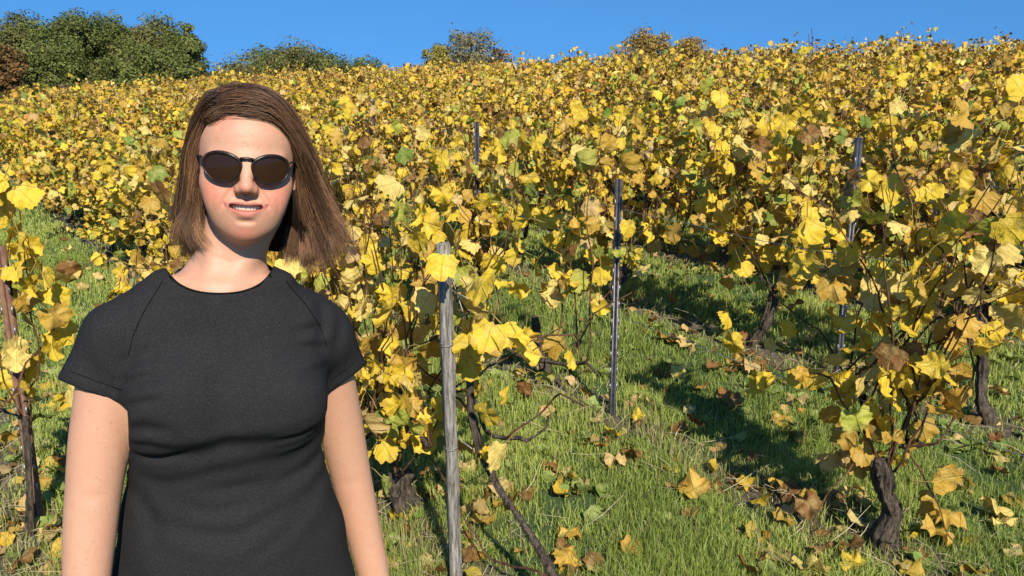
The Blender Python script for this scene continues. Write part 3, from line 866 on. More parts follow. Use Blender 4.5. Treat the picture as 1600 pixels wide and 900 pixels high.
lbls = {}
def band_label(i, d, u, q):
    if i == 0: return 'yellow vine of the front row beyond the left edge of the lane'
    if i == 1: return 'dense yellow vine in the row bordering the grass lane left of the woman'
    if q > 15.5: return 'brownish yellow vine on the skyline at the top of the slope'
    side_ = 'left of the head of the woman' if u < -0.36 else ('between woman and black post' if u < 0.13 else 'right of the slender black post')
    if d < 8: return 'yellow vine a few rows up the slope ' + side_
    if d < 14: return 'yellow vine halfway up the slope ' + side_
    return 'ochre vine high on the slope ' + side_
rest = []
for k, (d, i, t, p) in enumerate(cand):
    if k >= 283:
        rest.append((d, i, t, p)); continue
    r_ = random.random()
    u = p[0] / p[1]
    if d < 7.2: pool = V_NEAR
    elif d < 9 or (i <= 2): pool = V_GRN if (r_ < (0.35 if u < 0.1 else 0.12)) else V_MID
    elif d < 14: pool = V_MID if r_ < 0.6 else V_FAR
    else: pool = V_FAR
    me, mt, mc, one = random.choice(pool)
    lb = band_label(i, d, u, QN @ p)
    e = thing('grapevine', lb, 'grapevine', (p[0], p[1], float(gz(*p))), lb.replace('vine', 'vines', 1))
    e.rotation_euler = (0, 0, pi if random.random() < 0.5 else 0)
    s = random.uniform(0.93, 1.07)
    e.scale = (s, s, s * random.uniform(0.94, 1.06))
    for lm, M4 in one:
        lo = obj('leaf', lm, e); lo.matrix_basis = M4
    tag(obj('foliage', me, e), kind='stuff'); obj('trunk', mt, e); tag(obj('canes', mc, e), kind='stuff')
# the remaining vines, too far to count, as one mass
r = np.random.default_rng(77)
PP = []; 
for d, i, t, p in rest:
    n = 200
    z = 0.35 + 0.95 * r.random(n)
    q = np.column_stack([p[0] + 0.55 * RD[0] * r.uniform(-1, 1, n) + 0.13 * RN[0] * r.standard_normal(n), p[1] + 0.55 * RD[1] * r.uniform(-1, 1, n) + 0.13 * RN[1] * r.standard_normal(n), gz(*p) + z])
    PP.append(q)
if PP:
    PP = np.vstack(PP)
    me = joined_leaves('vineyard_rows', PP, leaf_frames(r, len(PP), N3 * 0), 0.11 * (0.7 + 0.6 * r.random(len(PP))), pick_cols(r, 'far', len(PP)), T_XS, r)
    tag(obj('vineyard_rows', me), 'ochre vine rows merging together along the far crest', 'vineyard', kind='stuff')

# ---------------------------------------------------------------- fallen leaves
def fallen(n, seed, y0, y1, u0, u1, strip=0.6):
    r = np.random.default_rng(seed); out = []
    while len(out) < n:
        y = y0 * (y1 / y0) ** r.random(); x = (u0 + (u1 - u0) * r.random()) * y
        s = abs((((RN[0] * x + RN[1] * y - ROW0) / PITCH_R + 20.5) % 1.0) - 0.5)
        if r.random() < (1 - 1.7 * s) ** 1.5: out.append((x, y))
    return np.array(out), r
def ground_frame(r, tilt=0.5):
    nn = np.array([tilt * r.standard_normal(), tilt * r.standard_normal(), 1.0]); nn /= np.linalg.norm(nn)
    if r.random() < 0.4: nn = -nn
    tip = r.standard_normal(3); tip -= nn * (tip @ nn); tip /= np.linalg.norm(tip)
    return np.stack([np.cross(tip, nn), tip, nn], -1)
spots, r = fallen(120, 900, 1.75, 6.5, -0.72, 0.72)
def gp(px, py):
    u = (px - 800) / F_PX; v = (450 - py) / F_PX
    d = np.array([u, cos(PITCH) + v * sin(PITCH), -sin(PITCH) + v * cos(PITCH)])
    t = 1.0
    for _ in range(60):
        p = d * t; t += (float(gz(p[0], p[1])) - p[2]) / (d[2] - 0.1) if abs(d[2]) > 0 else 0
    return d * t
seen = [(735, 770, .12, BRN), (750, 800, .13, TAN), (765, 775, .12, TAN), (730, 800, .12, BRN), (770, 810, .12, OCH), (790, 790, .11, TAN), (820, 800, .10, BRN), (880, 750, .12, TAN), (870, 850, .12, OCH),
        (910, 775, .10, TAN), (905, 700, .09, TAN), (935, 570, .12, TAN), (945, 565, .11, OCH), (1090, 545, .15, TAN), (1065, 548, .13, TAN), (1022, 535, .10, OCH), (1045, 592, .09, PAL),
        (975, 690, .11, YEL), (1000, 735, .10, BRN), (970, 740, .09, TAN), (925, 420, .14, TAN), (955, 425, .12, TAN), (905, 415, .12, TAN), (1095, 620, .09, OCH), (1150, 650, .10, BRN),
        (1235, 650, .10, TAN), (1215, 660, .11, OCH), (1235, 690, .08, BRN), (1110, 760, .10, BRN), (1215, 785, .09, BRN), (1235, 870, .12, TAN), (1250, 890, .13, PAL), (1330, 790, .11, PAL),
        (1555, 825, .10, PAL), (1570, 835, .08, PAL), (1280, 820, .12, BRN), (1560, 700, .10, OCH), (1450, 860, .10, OCH), (1500, 760, .09, TAN), (1340, 560, .09, PAL), (60, 840, .10, PAL),
        (200, 740, .11, BRN), (190, 770, .10, TAN), (130, 330, .14, TAN), (100, 400, .12, PAL), (75, 380, .12, TAN), (160, 420, .14, OCH), (185, 425, .14, TAN), (150, 445, .12, TAN), (560, 800, .1, TAN), (600, 880, .1, BRN),
        (690, 780, .12, BRN), (710, 740, .11, TAN), (660, 700, .11, OCH), (640, 870, .11, TAN)]
FL = {'brown': 'dry brown curled vine leaf lying in the grass', 'yellow': 'fallen yellow vine leaf lying in the grass', 'tan': 'faded tan vine leaf lying in the grass'}
allf = []
for (px, py, s, c) in seen:
    if py < 240: continue
    p = gp(px, py); allf.append((p[0], p[1], s * (0.8 if s > .1 else 1), c))
for x, y in spots: 
    k = r.choice(4, p=[.38, .3, .17, .15]); allf.append((x, y, 0.065 + 0.05 * r.random(), [BRN, TAN, OCH, YEL][k]))
for x, y, s, c in allf:
    m_ = 'brown' if c == BRN else ('tan' if c in (TAN, PAL) else 'yellow')
    R_ = ground_frame(r, 0.35)
    o = place_leaf(None, None, (x, y, float(gz(x, y)) + 0.025 + 0.02 * r.random()), R_, s, 'dry', r, dry=True, cname=c)
    o.name = 'fallen_leaf'; tag(o, FL[m_], 'leaf', 'fallen vine leaves, ' + m_)
sp2, r = fallen(1500, 901, 1.7, 16, -0.8, 0.8)
pos = np.column_stack([sp2, gz(sp2[:, 0], sp2[:, 1]) + 0.012 + 0.02 * r.random(len(sp2))])
Rg = np.array([ground_frame(r, 0.45) for _ in range(len(pos))])
me = joined_leaves('leaf_litter', pos, Rg, 0.035 + 0.05 * r.random(len(pos)), pick_cols(r, 'dry', len(pos)), [leaf_template(LEAF_LO, 260 + k, 1.0, ring=False, petiole=False) for k in range(5)], r)
tag(obj('leaf_litter', me), 'broken brown leaf litter and bits under the vine rows', 'leaf litter', kind='stuff')
# broad-leaved weeds between the grass
sp4 = np.column_stack([np.zeros(0), np.zeros(0)]); rw = np.random.default_rng(61)
wp, wR, wS = [], [], []
for _ in range(420):
    y = 1.7 * (9 / 1.7) ** rw.random(); x = (-0.78 + 1.56 * rw.random()) * y
    for k in range(int(rw.integers(4, 9))):
        a_ = rw.random() * 6.28; el = 0.3 + 0.6 * rw.random()
        tip = np.array([cos(a_) * cos(el), sin(a_) * cos(el), sin(el)]); nn = np.array([-cos(a_) * sin(el), -sin(a_) * sin(el), cos(el)])
        wp.append((x + .01 * rw.standard_normal(), y + .01 * rw.standard_normal(), float(gz(x, y)) + .008)); wR.append(np.stack([np.cross(tip, nn), tip, nn], -1)); wS.append(0.03 + 0.035 * rw.random())
wc = np.array([(0.10, 0.17, 0.03), (0.17, 0.24, 0.05), (0.24, 0.30, 0.08)])[rw.integers(0, 3, len(wp))] * (0.8 + 0.4 * rw.random((len(wp), 1)))
tag(obj('weeds', joined_leaves('weeds', np.array(wp), np.array(wR), np.array(wS), wc, T_XS, rw)), 'small broad leaved green weeds among the grass', 'weeds', kind='stuff')
# prunings and dry stalks under the rows
mb = MB(); rr = np.random.default_rng(5)
sp3, _ = fallen(1500, 902, 1.7, 11, -0.78, 0.78)
for x, y in sp3:
    a = rr.random() * 2 * pi; L = 0.05 + 0.16 * rr.random(); z = float(gz(x, y))
    up = abs(rr.standard_normal()) * 0.35
    mb.add(*tube([(x, y, z + .005), (x + .5 * L * cos(a), y + .5 * L * sin(a), z + .012 + up * L * .6), (x + L * cos(a + .3), y + L * sin(a + .3), z + .01 + up * L)], [.0016, .0013, .0007], 3, cap=False))
M_STRAW, nt_, b_, _o = new_mat('dry stalks'); b_.inputs['Base Color'].default_value = (0.42, 0.33, 0.2, 1); b_.inputs['Roughness'].default_value = 0.8
tag(obj('dry_stalks', mb.mesh('dry_stalks', M_STRAW)), 'thin dry stalks and twigs scattered under the vines', 'twigs', kind='stuff')

# ---------------------------------------------------------------- posts and wires
def mat_wood():
    m, nt, b, out = new_mat('weathered grey wood')
    co = obj_co(nt); mp = nd(nt, 'ShaderNodeMapping'); mp.inputs['Scale'].default_value = (1, 1, 0.10); nt.links.new(co, mp.inputs[0])
    n = noise(nt, 130, 6, mp.outputs[0], 0.75); n2 = noise(nt, 12, 4, co, 0.6)
    r = ramp(nt, n.outputs[0], [(0.38, (0.03, 0.025, 0.02)), (0.5, (0.17, 0.15, 0.125)), (0.64, (0.36, 0.33, 0.285))])
    c = mix(nt, mathn(nt, 'MULTIPLY', n2.outputs[0], 0.35), r.outputs[0], (0.16, 0.15, 0.12))
    nt.links.new(c, b.inputs['Base Color']); b.inputs['Roughness'].default_value = 0.85
    bump(nt, b, n.outputs[0], 0.9, 0.004)
    return m
def mat_metal(name, c1, c2, rough=0.45, metallic=0.7):
    m, nt, b, out = new_mat(name)
    n = noise(nt, 25, 6, obj_co(nt), 0.7)
    r = ramp(nt, n.outputs[0], [(0.35, c1), (0.7, c2)])
    nt.links.new(r.outputs[0], b.inputs['Base Color']); b.inputs['Roughness'].default_value = rough; b.inputs['Metallic'].default_value = metallic
    bump(nt, b, n.outputs[0], 0.3, 0.003)
    return m
M_WOOD = mat_wood()
M_STEEL = mat_metal('dull dark steel', (0.05, 0.05, 0.055), (0.16, 0.15, 0.15))
M_RUST = mat_metal('rusty iron', (0.10, 0.045, 0.025), (0.22, 0.12, 0.07), 0.8, 0.2)
M_WIRE = mat_metal('grey wire', (0.2, 0.19, 0.18), (0.4, 0.38, 0.36), 0.5, 0.8)

def wood_post(i, t, off, H, label, wdt=0.038, tilt=(0, 0), yaw=0.3):
    p = rowpt(i, t) + RN * off; g0 = float(gz(*p))
    e = thing('vineyard_post', label, 'post', (p[0], p[1], g0))
    n = 14; V = []; 
    for k in range(n):
        z = -0.1 + (H + 0.1) * k / (n - 1)
        for a, b in ((-1, -1), (0, -1.0), (1, -1), (1.0, 0), (1, 1), (0, 1.0), (-1, 1), (-1.0, 0)):
            wv = 1 + 0.075 * rng.standard_normal()
            V.append((a * wdt / 2 * wv + tilt[0] * z, b * wdt / 2 * wv * .8 + tilt[1] * z, z + (0.006 * rng.standard_normal() if k == n - 1 else 0)))
    V.append((tilt[0] * H, tilt[1] * H, H + 0.002))
    Q = [(k * 8 + j, k * 8 + (j + 1) % 8, k * 8 + 8 + (j + 1) % 8, k * 8 + 8 + j) for k in range(n - 1) for j in range(8)]
    T = [((n - 1) * 8 + j, (n - 1) * 8 + (j + 1) % 8, n * 8) for j in range(8)]
    s = obj('stake', mesh_np('stake', np.array(V), np.array(T), M_WOOD, quads=np.array(Q), smooth=False), e)
    for z in (H * 0.42, H * 0.72, H * 0.93):
        mb = MB()
        c0 = np.array([tilt[0] * z, tilt[1] * z, z])
        th = np.linspace(0, 2 * pi * 1.6, 14)
        mb.add(*tube(np.column_stack([c0[0] + (wdt * .66) * np.cos(th), c0[1] + wdt * .62 * np.sin(th), c0[2] + th * 0.0012]), 0.0012, 4))
        mb.add(*tube([c0 + [wdt * .6, -wdt * .3, 0], c0 + [wdt * .9, -wdt * .7, -.02], c0 + [wdt * .7, -wdt * .9, -.05]], 0.0011, 4))
        obj('wire_tie', mb.mesh('wire_tie', M_WIRE), e)
    e.rotation_euler = (0, 0, yaw)
    return e
def metal_post(pos, top_z, label, wdt=0.024, lean=(0, 0), holes=True, group=None):
    """folded steel vineyard stake: an open channel with notched edges"""
    x, y = pos[0], pos[1]; g0 = float(gz(x, y)); H = top_z - g0
    e = thing('vineyard_post', label, 'post', (x, y, g0), group)
    mb = MB(); w2 = wdt / 2; dp = wdt * 1.0; th = 0.002
    def L(z): return np.array([lean[0] * z, lean[1] * z, z])
    prof = [(-w2, dp), (-w2, 0), (-w2 * .35, 0), (-w2 * .2, dp * .35), (w2 * .2, dp * .35), (w2 * .35, 0), (w2, 0), (w2, dp)]
    inner = [(px_ * 0.86, py_ + th) for px_, py_ in prof][::-1]
    ring = prof + inner
    zs = [-0.15, H]
    V = [L(z) + np.array([a, b, 0]) for z in zs for a, b in ring]
    n = len(ring)
    Q = [(j, (j + 1) % n, n + (j + 1) % n, n + j) for j in range(n)]
    m2 = len(prof)
    Q += [(n + j, n + j + 1, n + n - 2 - j, n + n - 1 - j) for j in range(m2 - 1)]
    mb.add(V, None, Q)
    obj('steel_channel', mb.mesh('steel_channel', M_STEEL, False), e)
    if holes:
        mb = MB()
        for z in np.arange(0.15, H - 0.03, 0.075):
            for s in (-1, 1):
                mb.add(*boxm(L(z) + np.array([s * (w2 + .002), .002, 0]), (0.006, 0.004, 0.028)))
        tag(obj('wire_notches', mb.mesh('wire_notches', M_WIRE, False), e), kind='stuff')
    e.rotation_euler = (0, 0, 0.12)
    return e
wood_post(1, 1.88, -0.025, 1.11, 'weathered grey wooden post standing alone right of the woman', 0.034, (-0.02, 0.0), 0.45)
def postat(px, py_top, i, label, **k):
    b = on_row(px, py_top, i)
    H = b[2] - float(gz(b[0], b[1]))
    if not 0.8 < H < 1.45:           # take the row on which the post has a natural height
        i = min(range(0, 16), key=lambda j: abs(on_row(px, py_top, j)[2] - float(gz(*on_row(px, py_top, j)[:2])) - 1.2) if on_row(px, py_top, j)[1] > 0 else 99)
        b = on_row(px, py_top, i); print('post row', px, i, b, b[2] - float(gz(b[0], b[1])))
    return metal_post(b[:2], b[2], label, **k)
postat(968, 280, 2, 'slender black steel post standing free in the grass between two vines', wdt=0.026)
postat(1345, 215, 3, 'tall dark steel post among sparse yellow leaves at the right', wdt=0.026)
postat(1038, 118, 6, 'thin grey steel post showing above the leaves below the ochre crest bush')
postat(745, 190, 5, 'thin blue grey steel post half hidden in leaves above the wooden post')
postat(265, 305, 3, 'pale steel post beside the hair of the woman at left', wdt=0.03)
postat(583, 150, 8, 'far thin steel post poking out of leaves right of the hair of the woman')
postat(917, 170, 6, 'far thin steel post in leaves between the two crest trees')
# left foreground
e = metal_post((P(-4, 385, 2.64)[0], 2.64), P(-4, 385, 2.64)[2], 'rusty steel stake standing in the yellow vine at the left edge', wdt=0.03)
e.children[0].data.materials.clear(); e.children[0].data.materials.append(M_RUST)

def wires(i, t0, t1, hs, label):
    for h in hs:
        pts = []
        for t in np.linspace(t0, t1, 40):
            p = rowpt(i, t); pts.append((p[0] + 0.01 * RN[0], p[1] + 0.01 * RN[1], float(gz(*p)) + h - 0.015 * sin((t - t0) * 1.2) ** 2))
        v, tr_, q = tube(pts, 0.0013, 4)
        o = obj('trellis_wire', mesh_np('trellis_wire', v, tr_, M_WIRE, quads=q))
        hh = 'lower' if h < .6 else 'upper'
        tag(o, f'{hh} trellis wire {label}', 'wire')
wires(1, 1.83, 9, (0.48, 0.95), 'running from the wooden post behind the woman')
wires(2, 0.2, 10, (0.48, 0.95), 'running past the slender black post')
wires(3, 0.2, 10, (0.50, 1.0), 'running past the tall dark steel post')
wires(0, 3.0, 8, (0.5,), 'of the front row at the left edge')
# thin tie wire slanting down from the wooden post to its anchor
a = on_row(703, 425, 1); b = gp(840, 830)
v, tr_, q = tube([a, (a + b) / 2 + np.array([0, 0, -.015]), b - np.array([0, 0, .02])], 0.0012, 4)
tag(obj('guy_wire', mesh_np('guy_wire', v, tr_, M_WIRE, quads=q)), 'thin guy wire slanting from the wooden post top to the grass', 'wire')

# ================================================================ PERSON
# signed distance fields sampled on a tensor grid, surfaced by surface nets
class Field:
    def __init__(s, xs, ys, zs):
        s.x, s.y, s.z = (np.asarray(a, np.float32) for a in (xs, ys, zs))
        s.f = np.full((len(s.x), len(s.y), len(s.z)), 9.0, np.float32)
    def sub(s, lo, hi):
        sl = []
        for a, l, h in zip((s.x, s.y, s.z), lo, hi):
            i0 = max(0, int(np.searchsorted(a, l)) - 1); i1 = min(len(a), int(np.searchsorted(a, h)) + 1)
            if i1 <= i0: return None, None
            sl.append(slice(i0, i1))
        g = np.meshgrid(s.x[sl[0]], s.y[sl[1]], s.z[sl[2]], indexing='ij', sparse=True)
        return tuple(sl), g
    def put(s, sl, d, k, op='u'):
        a = s.f[sl]
        if op == 'u':      # smooth union
            h = np.maximum(k - np.abs(a - d), 0) / k if k > 0 else 0
            s.f[sl] = np.minimum(a, d) - h * h * k * 0.25
        elif op == 's':    # smooth subtraction of d
            h = np.maximum(k - np.abs(a + d), 0) / k if k > 0 else 0
            s.f[sl] = np.maximum(a, -d) + h * h * k * 0.25
        elif op == 'i':
            h = np.maximum(k - np.abs(a - d), 0) / k if k > 0 else 0
            s.f[sl] = np.maximum(a, d) + h * h * k * 0.25
    def cone(s, a, b, ra, rb, k=0.02, op='u', flat=None):
        a = np.asarray(a, float); b = np.asarray(b, float); m = max(ra, rb) + k + 0.02
        sl, g = s.sub(np.minimum(a, b) - m, np.maximum(a, b) + m)
        if sl is None: return
        d = b - a; L2 = float(d @ d) + 1e-9
        px, py, pz = g[0] - a[0], g[1] - a[1], g[2] - a[2]
        t = np.clip((px * d[0] + py * d[1] + pz * d[2]) / L2, 0, 1)
        q = np.sqrt((px - t * d[0]) ** 2 + (py - t * d[1]) ** 2 + (pz - t * d[2]) ** 2) - (ra + (rb - ra) * t)
        s.put(sl, q.astype(np.float32), k, op)
    def chain(s, pts, rad, k=0.02, op='u'):
        pts = np.asarray(pts, float); rad = np.asarray(rad, float); m = rad.max() + k + 0.02
        sl, g = s.sub(pts.min(0) - m, pts.max(0) + m)
        if sl is None: return
        out = None
        for a, b, ra, rb in zip(pts[:-1], pts[1:], rad[:-1], rad[1:]):
            d = b - a; L2 = float(d @ d) + 1e-9
            px, py, pz = g[0] - a[0], g[1] - a[1], g[2] - a[2]
            t = np.clip((px * d[0] + py * d[1] + pz * d[2]) / L2, 0, 1)
            q = np.sqrt((px - t * d[0]) ** 2 + (py - t * d[1]) ** 2 + (pz - t * d[2]) ** 2) - (ra + (rb - ra) * t)
            out = q if out is None else np.minimum(out, q)
        s.put(sl, out.astype(np.float32), k, op)
    def ell(s, c, r, k=0.02, op='u', R=None):
        """ellipsoid; R holds its own axes as columns"""
        c = np.asarray(c, float); r = np.asarray(r, float); m = r.max() + k + 0.02
        sl, g = s.sub(c - m, c + m)
        if sl is None: return
        p = [g[0] - c[0], g[1] - c[1], g[2] - c[2]]
        if R is not None: p = [p[0] * R[0, i] + p[1] * R[1, i] + p[2] * R[2, i] for i in range(3)]
        k0 = np.sqrt((p[0] / r[0]) ** 2 + (p[1] / r[1]) ** 2 + (p[2] / r[2]) ** 2) + 1e-6
        k1 = np.sqrt((p[0] / r[0] ** 2) ** 2 + (p[1] / r[1] ** 2) ** 2 + (p[2] / r[2] ** 2) ** 2) + 1e-6
        s.put(sl, (k0 * (k0 - 1) / k1).astype(np.float32), k, op)
    def loft(s, zt, cx, cy, a, b, k=0.02, op='u', ex=2.3):
        """body section given by tables over z (ascending)"""
        zt = np.asarray(zt, float)
        sl, g = s.sub((-9, -9, zt[0] - 0.03), (9, 9, zt[-1] + 0.03))
        z = g[2]
        I = lambda t: np.interp(z, zt, t)
        A, B = I(a), I(b)
        m = (np.abs((g[0] - I(cx)) / A) ** ex + np.abs((g[1] - I(cy)) / B) ** ex) ** (1 / ex)
        d = (m - 1) * np.minimum(A, B)
        d = np.maximum(d, np.maximum(zt[0] - z, z - zt[-1]))
        s.put(sl, d.astype(np.float32), k, op)
    def surface(s):
        f = s.f; sg = f < 0
        nx, ny, nz = f.shape
        c = np.zeros((nx - 1, ny - 1, nz - 1), np.int8)
        for dx in (0, 1):
            for dy in (0, 1):
                for dz in (0, 1):
                    c += sg[dx:nx - 1 + dx, dy:ny - 1 + dy, dz:nz - 1 + dz]
        I, J, K = np.nonzero((c > 0) & (c < 8))
        idx = np.full(c.shape, -1, np.int32); idx[I, J, K] = np.arange(len(I))
        acc = np.zeros((len(I), 3)); cnt = np.zeros(len(I))
        ax = (s.x, s.y, s.z)
        corners = [(0, 0, 0), (1, 0, 0), (0, 1, 0), (1, 1, 0), (0, 0, 1), (1, 0, 1), (0, 1, 1), (1, 1, 1)]
        for a in corners:
            for d in range(3):
                if a[d]: continue
                b = list(a); b[d] = 1
                fa = f[I + a[0], J + a[1], K + a[2]]; fb = f[I + b[0], J + b[1], K + b[2]]
                m = (fa < 0) != (fb < 0)
                t = np.where(m, fa / (fa - fb + 1e-12), 0)
                pa = np.stack([ax[0][I + a[0]], ax[1][J + a[1]], ax[2][K + a[2]]], -1); pb = np.stack([ax[0][I + b[0]], ax[1][J + b[1]], ax[2][K + b[2]]], -1)
                acc += np.where(m[:, None], pa + (pb - pa) * t[:, None], 0); cnt += m
        V = acc / cnt[:, None]
        Q = []
        for d in range(3):
            a, b = (d + 1) % 3, (d + 2) % 3
            lo = [slice(1, n - 1) for n in f.shape]; lo[d] = slice(0, f.shape[d] - 1); hi = list(lo); hi[d] = slice(1, f.shape[d])
            s0, s1 = sg[tuple(lo)], sg[tuple(hi)]
            ii = np.nonzero(s0 != s1); flip = s0[ii]
            p = np.stack(ii, -1); off = np.ones(3, int); off[d] = 0; p = p + off
            def g(da, db):
                q = p.copy(); q[:, a] -= da; q[:, b] -= db
                return idx[q[:, 0], q[:, 1], q[:, 2]]
            q = np.stack([g(1, 1), g(0, 1), g(0, 0), g(1, 0)], -1)
            q[~flip] = q[~flip][:, ::-1]
            Q.append(q)
        return V, np.vstack(Q)
def axis_var(segs):
    """segments (start, end, step) joined into one coordinate list"""
    out = []
    for a, b, st in segs:
        n = max(1, int(round((b - a) / st))); out += list(a + (b - a) * np.arange(n) / n)
    return np.array(out + [segs[-1][1]])

# the person stands square to the camera: everything below is laid out in her own upright frame
PA = math.atan2(0.425, 1.29); PY0 = 0.055
_world_P, _world_gz = P, gz
ca_, sa_ = cos(PA), sin(PA)
def P(px, py, y):
    q = _world_P(px, py, 1.0)
    xr, yr = q[0] * ca_ + q[1] * sa_, -q[0] * sa_ + q[1] * ca_
    t = (y + PY0) / yr
    return np.array([xr * t, y, q[2] * t])
def to_world(x, y):
    y = y + PY0
    return x * ca_ - y * sa_, x * sa_ + y * ca_
def to_px(x, y, z):
    yy = y + PY0
    wx = x * ca_ - yy * sa_; wy = x * sa_ + yy * ca_
    dep = wy * cos(PITCH) - z * sin(PITCH); upv = wy * sin(PITCH) + z * cos(PITCH)
    return 800 + F_PX * wx / dep, 450 - F_PX * upv / dep
# head frame: the head is tipped a little towards her left shoulder
HC = P(386, 262, 1.295)
ROLL = radians(5.0); YAW = radians(0.0)
hx = np.array([cos(ROLL), 0, -sin(ROLL)]); hz = np.array([sin(ROLL), 0, cos(ROLL)]); hy = np.array([0, 1.0, 0])
HR = np.stack([hx, hy, hz], -1)
def Hd(x, y, z): return HC + HR @ np.array([x, y, z], float)

# face landmarks in head space, metres; +x is the right of the picture, -y the front
def head_field(F):
    e = lambda c, r, k=0.015, op='u': F.ell(Hd(*c), r, k, op, HR)
    cn = lambda a, b, ra, rb, k=0.01, op='u': F.cone(Hd(*a), Hd(*b), ra, rb, k, op)
    e((0, 0.018, 0.030), (0.074, 0.093, 0.080), 0.01)          # skull
    e((0, -0.028, 0.045), (0.063, 0.058, 0.052), 0.03)         # forehead
    e((0, -0.022, -0.020), (0.066, 0.062, 0.075), 0.03)        # mid face
    e((0, -0.022, -0.066), (0.0465, 0.055, 0.045), 0.03)        # jaw
    e((0, -0.058, -0.092), (0.0255, 0.026, 0.022), 0.03)        # chin
    for s in (-1, 1):
        e((s * 0.045, -0.050, -0.026), (0.021, 0.022, 0.020), 0.025)   # cheekbone
        e((s * 0.037, -0.064, -0.046), (0.017, 0.015, 0.017), 0.02)    # smiling cheek
        cn((s * 0.012, -0.081, 0.014), (s * 0.045, -0.064, 0.016), 0.009, 0.008, 0.018)  # brow ridge
        e((s * 0.032, -0.092, -0.004), (0.017, 0.013, 0.012), 0.014, 's')  # socket
        e((s * 0.032, -0.070, -0.004), (0.013, 0.013, 0.011), 0.006)       # lidded eye
        # ear
        F.ell(Hd(s * 0.075, 0.012, -0.012), (0.008, 0.017, 0.031), 0.006, 'u', HR)
        F.ell(Hd(s * 0.082, 0.008, -0.008), (0.005, 0.009, 0.017), 0.004, 's', HR)
    for s in (-1, 1): e((s * 0.032, -0.052, -0.064), (0.0175, 0.019, 0.024), 0.03)
    # nose
    cn((0, -0.082, 0.014), (0, -0.1010, -0.020), 0.0078, 0.0088, 0.016)
    e((0, -0.1045, -0.0250), (0.0090, 0.0100, 0.0080), 0.010)
    for s in (-1, 1):
        e((s * 0.0118, -0.0930, -0.0285), (0.0062, 0.0105, 0.0068), 0.009)
        e((s * 0.0060, -0.1000, -0.0360), (0.0030, 0.0050, 0.0032), 0.003, 's')
    # muzzle and lips
    e((0, -0.062, -0.062), (0.030, 0.026, 0.022), 0.02)
    ml = np.linspace(-1, 1, 17)
    MX = 0.0330
    def lip(z0, up, y0, r, bow=0.0):
        p = [(t * MX, y0 + 0.0135 * t * t, z0 + up * t * t + bow * (0.0018 * abs(sin(t * 2.6)) - 0.0006)) for t in ml]
        rr = [r * (1 - 0.70 * abs(t) ** 1.8) for t in ml]
        F.chain([Hd(*q) for q in p], rr, 0.004)
    lip(-0.0503, -0.0012, -0.0892, 0.0040, 1.0)
    lip(-0.0670, 0.0140, -0.0890, 0.0061)
    # parted mouth
    p = [Hd(t * 0.0320, -0.0905 + 0.0125 * t * t, -0.0583 + 0.0066 * t * t) for t in ml]
    F.chain(p, [0.0038 * (1 - t * t) ** 0.5 + 0.0012 for t in ml], 0.0015, 's')
    F.ell(Hd(0, -0.074, -0.0575), (0.0250, 0.0145, 0.0042), 0.0015, 's', HR)

# body landmarks, carried from the photo on to their depths
def Z(py, y=1.29): return float(P(350, py, y)[2])
def X(px, py, y=1.29): return float(P(px, py, y)[0])
rows_ = [ # py, left px, right px, half depth, centre depth
    (455, 255, 430, 0.055, 1.300), (480, 205, 492, 0.070, 1.300), (520, 186, 512, 0.088, 1.295), (580, 190, 516, 0.104, 1.290), (640, 196, 513, 0.112, 1.288),
    (690, 203, 503, 0.098, 1.295), (730, 207, 508, 0.093, 1.300), (770, 200, 520, 0.097, 1.300), (830, 188, 540, 0.105, 1.300), (900, 176, 556, 0.112, 1.300),
    (980, 168, 572, 0.118, 1.300), (1060, 165, 578, 0.118, 1.300), (1140, 170, 575, 0.112, 1.300)]
rows_ = rows_[::-1]
zt = [Z(a) for a, *_ in rows_]
cxs = [X((l + r_) / 2, a) for a, l, r_, *_ in rows_]
hw = [(X(r_, a) - X(l, a)) / 2 for a, l, r_, *_ in rows_]
hdp = [b for *_, b, c in rows_]; cys = [c for *_, c in rows_]
GY = 1.30
FLOOR = float(_world_gz(*to_world(0.0, GY)))
FOOT = np.array([0.0, GY, FLOOR])
SL = P(183, 518, 1.27); SR = P(503, 514, 1.33)          # shoulder joints
EL = P(147, 765, 1.24); ER = P(549, 745, 1.395)          # elbows
WL = P(132, 1010, 1.18); WR = P(606, 990, 1.36)        # wrists
def neck_base(F, g):
    F.cone(P(352, 440, 1.322), P(347, 470, 1.30), 0.057 + g, 0.075 + g, 0.03)
    for s in (-1, 1):
        F.cone(P(345 + s * 16, 452, 1.256), P(345 + s * 95, 440, 1.285), 0.0095 + g, 0.009 + g, 0.022)     # collar bone
def torso(F, grow=0.0, legs=True, k=0.03):
    neck_base(F, max(grow, -0.004))
    F.loft(zt, cxs, cys, [a + grow for a in hw], [b + grow for b in hdp], k)
    # trapezius and shoulder caps
    nb = P(345, 425, 1.31)
    for S, e_ in ((SL, -1), (SR, 1)):
        F.cone(nb + np.array([e_ * 0.035, 0.005, -0.022]), S + np.array([-e_ * 0.012, 0, 0.000]), 0.042 + grow, 0.045 + grow, 0.045)
        F.cone(P(345 + e_ * 60, 500, 1.29), S + np.array([0, 0, -0.02]), 0.058 + grow, 0.044 + grow, 0.03)
    for px in (272, 437):                                  # bust
        F.ell(P(px, 628, 1.205), (0.068 + grow, 0.048 + grow, 0.062 + grow), 0.045)
    F.ell(P(355, 880, 1.24), (0.10 + grow, 0.06 + grow, 0.10 + grow), 0.06)   # belly

